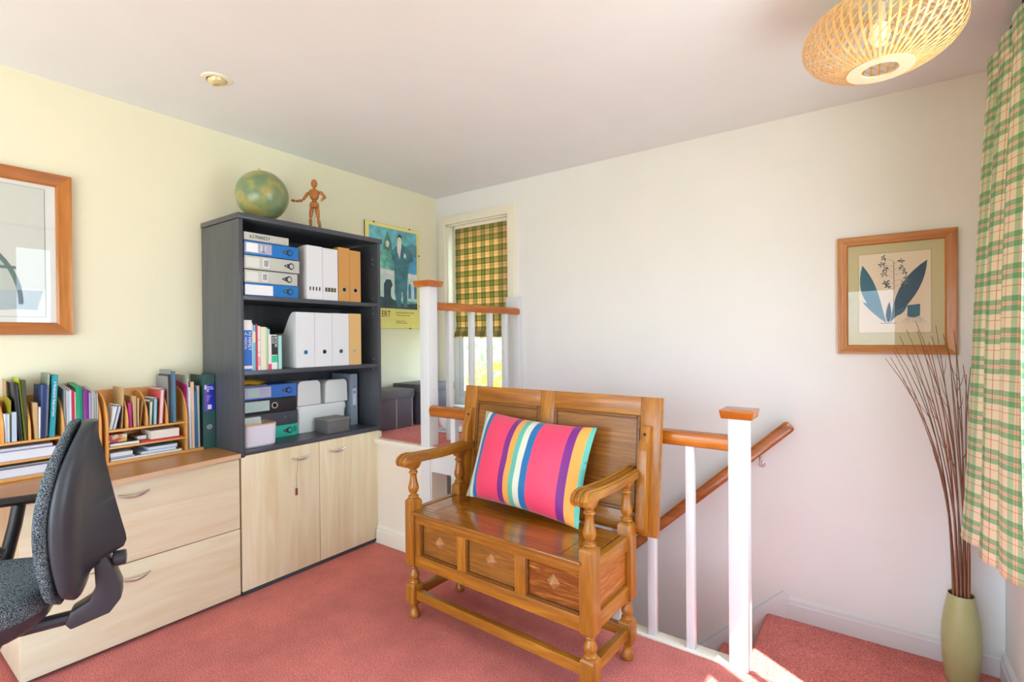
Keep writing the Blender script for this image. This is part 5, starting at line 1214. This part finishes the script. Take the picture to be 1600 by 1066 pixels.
def cpath(s_, v):
    # plan of the hanging cloth at height v (0 bottom, 1 top), s_ along its width
    y = 2.76-0.54*s_
    amp = 0.030*(1-v)**0.7+0.030
    base = (0.322+0.115*s_)*(1-v**0.8)+(0.402+0.015*s_)*v**0.8
    ph = 2*PI*(NP*s_)-0.3
    x = base-amp*math.sin(ph)+0.008*math.sin(3*ph*0.37+4*v)
    return x, y+0.070*math.cos(ph)*(1-0.4*v)
UVL = 1.6
def cur(u, v):
    x, y = cpath(u, min(1, v/0.955)) if v < 0.955 else cpath(u, 1.0)
    z = 0.505+(2.410-0.505)*v+0.006*math.sin(11*u)*(1-v)
    return Vector((min(x, 0.462), y, z))
MB().grid(cur, 150, 60, lambda u, v: (u*UVL, v*1.91)).build('cloth', curt_m, ct_, solid=0.003, smooth=1.2)
MB().grid(lambda u, v: Vector((lambda q: (min(q[0], 0.462)-0.0025, q[1], 2.325+0.085*v))(cpath(u, 1.0))), 150, 4, lambda u, v: (u*UVL+0.03, v*0.095+0.02)).build('heading_tape', curt_m, ct_, solid=0.004, smooth=1.2)
pole_m = mat('dark brown pole', (74, 52, 44), 0.35, coat=0.3)
cp = thing('curtain_pole', 'dark brown curtain pole with ball end above the right window', 'curtain pole', (0.43, 1.3, 2.42))
MB().cyl((0.425, 2.83, 2.445), (0.425, 0.15, 2.445), 0.0125, n=14).build('pole', pole_m, cp)
for y in (2.86, 0.12): MB().ell((0.425, y, 2.445), (0.028, 0.032, 0.028), 18, 12).build('finial', pole_m, cp)
for i in range(9):
    y = 2.76-0.066*i
    b = MB(); b.tube([(0.425+0.022*math.cos(a), y, 2.437+0.022*math.sin(a)) for a in [2*PI*k/18 for k in range(19)]], 0.0035, 6, cap=False); b.build('ring', pole_m, cp, smooth=1.0)
for y in (2.79, 1.3, 0.2):
    b = MB(); b.tube([(XR-0.001, y, 2.445), (0.425, y, 2.445)], 0.008, 8); b.lathe([(0.03, 0), (0.03, 0.006)], (XR-0.007, y, 2.445), 16, Matrix.Rotation(PI/2, 4, 'Y')); b.build('bracket', pole_m, cp)

# ------------------------------------------------------------------ ceiling: pendant shade and downlight
bam = wood('bamboo strip', (226, 172, 104), (250, 216, 160), 'Z', 1.5, 0.45, mid=(242, 196, 130))
ls = thing('lampshade', 'round woven bamboo pendant lampshade near the ceiling', 'lampshade', (LCX, LCY, LCZ-LH))
def sh(a, ph, r_=1.0):
    return Vector((LCX+LR*r_*math.cos(ph)*math.cos(a), LCY+LR*r_*math.cos(ph)*math.sin(a), LCZ+LH*r_*math.sin(ph)))
def strip(b, f, n, w, th):
    # ribbon following points f(t), lying in the surface
    vs = []; fs = []
    pts = [f(i/n) for i in range(n+1)]
    for i, p in enumerate(pts):
        t = (pts[min(n, i+1)]-pts[max(0, i-1)]).normalized(); nr = Vector(((p.x-LCX)/LR**2, (p.y-LCY)/LR**2, (p.z-LCZ)/LH**2)).normalized()
        s_ = t.cross(nr).normalized()*w/2
        vs += [p-s_, p+s_, p+s_+nr*th, p-s_+nr*th]
    for i in range(n):
        for j in range(4): fs.append((i*4+j, i*4+(j+1) % 4, (i+1)*4+(j+1) % 4, (i+1)*4+j))
    fs += [(3, 2, 1, 0), tuple(n*4+j for j in range(4))]
    return b.add(vs, fs)
PH = 1.18
NS = 56
for k in range(NS):
    b = MB(); a0 = 2*PI*k/NS
    strip(b, lambda t: sh(a0, -PH+2*PH*t), 20, 0.0078, 0.0008); b.build('rib', bam, ls, smooth=1.0)
for k in range(40):
    b = MB(); a0 = 2*PI*k/40
    strip(b, lambda t: sh(a0+1.5*t, -PH+2*PH*t, 0.988), 24, 0.0042, 0.0008)
    o = b.build('slanting_strip', bam, ls, smooth=1.0)
pale = mat('pale bamboo ring', (228, 218, 184), 0.45)
for sgn, nm in ((-1, 'bottom_ring'), (1, 'top_ring')):
    z = LCZ+sgn*LH*math.sin(PH); r1 = LR*math.cos(PH)+0.008; r0 = 0.052
    MB().lathe([(r0, -0.003), (r1, -0.003), (r1, 0.003), (r0, 0.003), (r0, -0.003)], (LCX, LCY, z-sgn*0.001), 40, cap=False).build(nm, pale, ls, weld=True)
b = MB(); b.lathe([(0.016, 0), (0.016, 0.05), (0.010, 0.06)], (LCX, LCY, LCZ+0.05), 16); b.cyl((LCX, LCY, LCZ+0.10), (LCX, LCY, ZC-0.001), 0.004, n=8); b.lathe([(0.045, 0), (0.045, 0.012), (0.03, 0.02)], (LCX, LCY, ZC-0.021), 24); b.build('lamp_holder', mat('white bakelite', (236, 234, 228), 0.4), ls)
bulb_m, N, L, pb = newmat('frosted bulb'); pb.inputs['Base Color'].default_value = (1, 0.97, 0.9, 1); pb.inputs['Emission Color'].default_value = (1, 0.86, 0.66, 1); pb.inputs['Emission Strength'].default_value = 0.5
MB().ell((LCX, LCY, LCZ+0.005), (0.030, 0.030, 0.042), 18, 12).build('bulb', bulb_m, ls, smooth=1.5)
dl = thing('downlight', 'small round eyeball downlight set in the ceiling at left', 'downlight', (-2.478, 1.11, ZC-0.02))
MB().lathe([(0.040, -0.002), (0.044, -0.008), (0.060, -0.006), (0.064, 0.0)], (-2.478, 1.11, ZC-0.0005), 36, cap=False).build('rim', mat('cream enamel', (240, 236, 214), 0.35), dl)
b = MB(); b.lathe([(0.040, 0), (0.038, -0.012), (0.030, -0.022), (0.022, -0.026), (0.022, -0.012), (0.0, -0.010)], (-2.478, 1.11, ZC-0.001), 28, Matrix.Rotation(0.25, 4, 'X'), cap=False); b.build('eyeball', mat('brass eyeball', (226, 214, 160), 0.3, metal=0.3), dl, smooth=0.8)

# ================================================================== vase with twigs on the quarter landing
vs_ = tag(MB().lathe([(0.0, 0.0), (0.052, 0.0), (0.058, 0.012), (0.068, 0.10), (0.0725, 0.19), (0.070, 0.26), (0.060, 0.33), (0.050, 0.385), (0.0475, 0.402), (0.0445, 0.400), (0.047, 0.38), (0.055, 0.33), (0.062, 0.26), (0.055, 0.10), (0.045, 0.02), (0.0, 0.02)], (VX, VY, ZW+0.0005), 40, cap=False).build('vase', mat('sage green glaze', (172, 174, 122), 0.28, spec=0.5, noise=0.05, nscale=6), smooth=0.9, weld=True), 'tall sage green vase holding dried twigs in the right corner', 'vase')
tw = [wood('twig %d' % i, a, c, 'Z', 1.5, 0.7) for i, (a, c) in enumerate((((112, 70, 48), (160, 110, 80)), ((104, 80, 66), (150, 120, 98)), ((132, 80, 54), (186, 124, 88))))]
random.seed(11)
heads = []
for i in range(25):
    f = i/24
    # head position: fan leaning to the left along the back wall
    hx = 0.04+0.33*f+random.uniform(-0.005, 0.005); hz = 1.18+0.18*math.sin(PI*min(1, f*0.9+0.1))+random.uniform(-0.10, 0.05); hy = 3.02+(i % 5-2)*0.036
    heads.append((hx, hy, hz))
for i, (hx, hy, hz) in enumerate(heads):
    bx_, by_ = VX+(i//5-2)*0.0124, VY+(i % 5-2)*0.0128
    zb = ZW+0.05; pts = []; n = 14; rad = []
    sw = (-0.012, 0.008, 0.014, -0.006, 0.011)[i % 5]
    for k in range(n+1):
        t = k/n; e_ = t**3.6
        x = bx_+(VX+(bx_-VX)*0.9-bx_)*t*0.0+(hx-bx_)*e_+sw*math.sin(PI*2*t)*t
        y = by_+(min(hy, YB-0.03)-by_)*t**2+0.003*math.sin(9*t+i % 5)
        pts.append((x, y, zb+(hz-zb)*(t-0.05*t*t*(1-t)))); rad.append(0.0045*(1-0.68*t))
    m_ = MB(); m_.tube(pts, rad, 6)
    for q in (9, 11, 12):
        if random.random() < 0.22:
            p = Vector(pts[q]); d_ = (Vector(pts[q+1])-p).normalized(); s2 = random.choice((-1, 1))
            e2 = p+d_*random.uniform(0.05, 0.11)+Vector((s2*random.uniform(0.01, 0.03), 0, 0)); m_.tube([p, (p+e2)/2+Vector((s2*0.004, 0, 0)), e2], [rad[q]*0.8, 0.0012, 0.0007], 5)
    tag(m_.build('twig', tw[i % 3], smooth=1.0), 'dried brown twig in the tall bunch standing in the sage green vase', 'twig', 'twigs in the green vase')

# ================================================================== on top of the bookcase
ZT = 1.9935
gx, gy, gr = -2.80, 1.49, 0.138
def globe_mat():
    m, N, L, b = newmat('globe map')
    t = N.new('ShaderNodeTexCoord'); n1 = N.new('ShaderNodeTexNoise'); n1.inputs['Scale'].default_value = 13; n1.inputs['Detail'].default_value = 6
    r = N.new('ShaderNodeValToRGB'); el = r.color_ramp.elements
    el[0].position = 0.35; el[0].color = lin((106, 132, 100)); el[1].position = 0.50; el[1].color = lin((128, 146, 98))
    for p, c in ((0.535, (146, 150, 92)), (0.60, (170, 158, 94)), (0.72, (142, 150, 92))): k = el.new(p); k.color = lin(c)
    L.new(t.outputs['Object'], n1.inputs['Vector']); L.new(n1.outputs[0], r.inputs[0]); L.new(r.outputs[0], b.inputs['Base Color']); b.inputs['Roughness'].default_value = 0.3; b.inputs['Coat Weight'].default_value = 0.3
    return m
gl = thing('globe', 'old green and yellow globe on top of the bookcase', 'globe', (gx, gy, ZT))
gc_ = Vector((gx, gy, ZT+0.012+gr)); ax = Euler((0.30, 0.38, 0)).to_matrix().to_4x4()
MB().ell(gc_, (gr, gr, gr), 48, 28, ax).build('sphere', globe_mat(), gl, smooth=1.5)
p = gc_+ax.to_3x3() @ Vector((0, 0, gr)); q = gc_+ax.to_3x3() @ Vector((0, 0, gr+0.012)); MB().cyl(p, q, 0.006, 0.005, 12).build('axis_pin', mat('brass', (190, 160, 90), 0.3, metal=1.0), gl)
b = MB(); b.lathe([(0.070, 0.0), (0.070, 0.006), (0.052, 0.014), (0.050, 0.012), (0.060, 0.004), (0.060, 0.0)], (gx, gy, ZT), 32, cap=False); b.build('stand_ring', mat('white globe stand', (230, 230, 226), 0.4), gl)
# jointed wooden artist's figure
mn = thing('artist_mannequin', 'small jointed wooden artist figure standing on the bookcase', 'mannequin', (MX, MY, ZT), MRZ)
mw = wood('mannequin wood', (168, 96, 40), (206, 136, 70), 'Z', 3, 0.4, mid=(188, 116, 54))
def P7(mb, name, **k): return mb.build(name, k.pop('m', mw), mn, local=True, smooth=1.2)
# local frame: +y faces the room, +x is the figure's left as seen from the front
def limb(p0, p1, r0, rm, r1):
    p0, p1 = Vector(p0), Vector(p1); pts = [p0+(p1-p0)*t for t in (0, 0.08, 0.35, 0.7, 0.94, 1)]
    return MB().tube(pts, [r0*0.5, r0, rm, (rm+r1)/2, r1, r1*0.5], 12)
P7(MB().ell((0, 0, 0.298), (0.0185, 0.020, 0.027), 18, 14), 'head'); P7(limb((0, 0, 0.258), (0, 0, 0.276), 0.008, 0.008, 0.008), 'neck')
b = MB(); q = lambda x, y: rrect(-x, x, -y, y, min(x, y)*0.8, 4)
tub(b, [(q(0.016, 0.013), 0.200), (q(0.022, 0.016), 0.206), (q(0.032, 0.020), 0.240), (q(0.030, 0.018), 0.254), (q(0.015, 0.012), 0.262)], True, True); P7(b, 'chest')
P7(MB().ell((0, 0, 0.193), (0.014, 0.012, 0.012), 14, 10), 'waist')
b = MB(); tub(b, [(q(0.020, 0.014), 0.148), (q(0.028, 0.019), 0.156), (q(0.026, 0.018), 0.176), (q(0.016, 0.013), 0.186)], True, True); P7(b, 'pelvis')
for nm, p0, p1, rr in (('thigh', (-0.016, 0, 0.148), (-0.022, 0.004, 0.086), (0.012, 0.013, 0.009)), ('shin', (-0.022, 0.004, 0.083), (-0.023, 0.0, 0.030), (0.009, 0.010, 0.007)), ('foot', (-0.023, -0.004, 0.026), (-0.024, 0.022, 0.014), (0.008, 0.010, 0.008)),
                       ('thigh', (0.016, 0, 0.148), (0.026, 0.006, 0.082), (0.012, 0.013, 0.009)), ('shin', (0.026, 0.006, 0.079), (0.036, -0.002, 0.020), (0.009, 0.010, 0.007)), ('foot', (0.036, -0.006, 0.012), (0.042, 0.024, 0.009), (0.008, 0.010, 0.008)),
                       ('upper_arm', (-0.034, 0, 0.246), (-0.066, 0.008, 0.196), (0.009, 0.010, 0.007)), ('forearm', (-0.067, 0.009, 0.193), (-0.100, 0.036, 0.182), (0.0075, 0.0085, 0.006)), ('hand', (-0.101, 0.037, 0.182), (-0.122, 0.050, 0.186), (0.006, 0.009, 0.004)),
                       ('upper_arm', (0.034, 0, 0.248), (0.066, -0.006, 0.218), (0.009, 0.010, 0.007)), ('forearm', (0.067, -0.005, 0.215), (0.064, 0.034, 0.196), (0.0075, 0.0085, 0.006)), ('hand', (0.064, 0.036, 0.194), (0.060, 0.048, 0.176), (0.006, 0.009, 0.004))):
    P7(limb((-p0[0], p0[1], p0[2]), (-p1[0], p1[1], p1[2]), *rr), nm)
P7(MB().cyl((0, -0.004, 0.0), (0, -0.004, 0.15), 0.0018, n=8), 'support_rod', m=steel)
P7(MB().lathe([(0.045, 0), (0.045, 0.006), (0.042, 0.008)], (0, 0, 0), 28), 'base_disc')

# ================================================================== things on the raised ledge
boxm = mat('charcoal storage box', (88, 84, 94), 0.5, noise=0.06, nscale=20); boxl = mat('charcoal box lid', (98, 98, 102), 0.5); seamm = mat('grey seam tape', (150, 150, 154), 0.5)
def sbox(label, x0, x1, y0, y1, z0, z1, seams, stud_):
    t = thing('storage_box', label, 'storage box', ((x0+x1)/2, (y0+y1)/2, z0))
    MB().box(x0+0.008, x1-0.008, y0+0.008, y1-0.008, z0, z1-0.06).build('body', boxm, t, bevel=0.002)
    MB().box(x0, x1, y0, y1, z1-0.0595, z1).build('lid', boxl, t, bevel=0.003)
    for y in seams: MB().box(x1-0.008, x1-0.0068, y-0.005, y+0.005, z0, z1-0.06).build('seam_tape', seamm, t)
    if stud_: MB().ell((x1-0.05, y1-0.004, z1-0.10), (0.008, 0.006, 0.012), 10, 8).build('latch', steel, t)
    return t
sbox('charcoal lidded storage box on the carpeted ledge beside the bookcase', -3.06, -2.782, 2.21, 2.615, 0.6845, 0.962, (2.446, 2.597), True)
sbox('second charcoal storage box further back on the ledge, by the window', -3.07, -2.752, 2.66, 3.02, 0.6845, 0.985, (2.84,), False)
po2 = thing('china_pot', 'white round china pot on a small tray on the carpeted ledge', 'pot', (-2.42, 2.70, 0.6845))
chin = mat('white china', (236, 236, 232), 0.2)
MB().lathe([(0.0, 0), (0.10, 0.0), (0.115, 0.006), (0.11, 0.010), (0.0, 0.010)], (-2.42, 2.62, 0.6845), 28, cap=False).build('tray', gloss_w, po2)
MB().lathe([(0.0, 0), (0.04, 0.0), (0.075, 0.03), (0.088, 0.07), (0.080, 0.11), (0.055, 0.14), (0.045, 0.145), (0.0, 0.145)], (-2.42, 2.62, 0.695), 28, cap=False).build('body', chin, po2)
MB().ell((-2.42, 2.62, 0.845), (0.014, 0.014, 0.012), 14, 10).build('knob', chin, po2)

# ------------------------------------------------------------------ garden bush outside the back window
random.seed(5)
lf = MB()
for i in range(3600):
    a, ph, r_ = random.uniform(0, 2*PI), math.asin(random.uniform(-1, 1)), random.uniform(0.45, 1)**0.5
    p = Vector((-4.4+1.9*r_*math.cos(ph)*math.cos(a), 6.2+1.2*r_*math.cos(ph)*math.sin(a), 0.9+2.3*r_*math.sin(ph)))
    m3 = Euler((random.uniform(0, 6), random.uniform(0, 6), random.uniform(0, 6))).to_matrix(); s_ = random.uniform(0.05, 0.11)
    lf.add([p+m3 @ Vector(q) for q in ((-s_, 0, 0), (0, -s_*0.45, 0.01), (s_, 0, 0), (0, s_*0.45, 0.01))], [(0, 1, 2, 3)])
def leaf_mat():
    m, N, L, b = newmat('garden leaf'); b.inputs['Base Color'].default_value = lin((143, 158, 126)); b.inputs['Roughness'].default_value = 0.5
    tr = N.new('ShaderNodeBsdfTranslucent'); tr.inputs[0].default_value = lin((150, 170, 122)); ms = N.new('ShaderNodeMixShader'); ms.inputs[0].default_value = 0.45
    L.new(b.outputs[0], ms.inputs[1]); L.new(tr.outputs[0], ms.inputs[2]); L.new(ms.outputs[0], N['Material Output'].inputs[0]); return m
bu = thing('garden_bush', 'bright leafy bush outside the back window below the blind', 'bush', (-4.4, 6.2, ZB))
tag(lf.build('foliage', leaf_mat(), bu, smooth=0), kind='stuff')
MB().tube([(-4.4, 6.2, ZB), (-4.36, 6.22, -1.2), (-4.42, 6.18, 1.2)], [0.09, 0.06, 0.02], 8).build('trunk', wood('bark', (80, 60, 44), (120, 96, 70), 'Z'), bu)
struct(MB().box(-12, 8, YB+0.25, 16, ZB-0.1, ZB).build('ground', mat('garden lawn', (110, 140, 60), 0.9, noise=0.3, nscale=5), loc=(0, 8, ZB)))
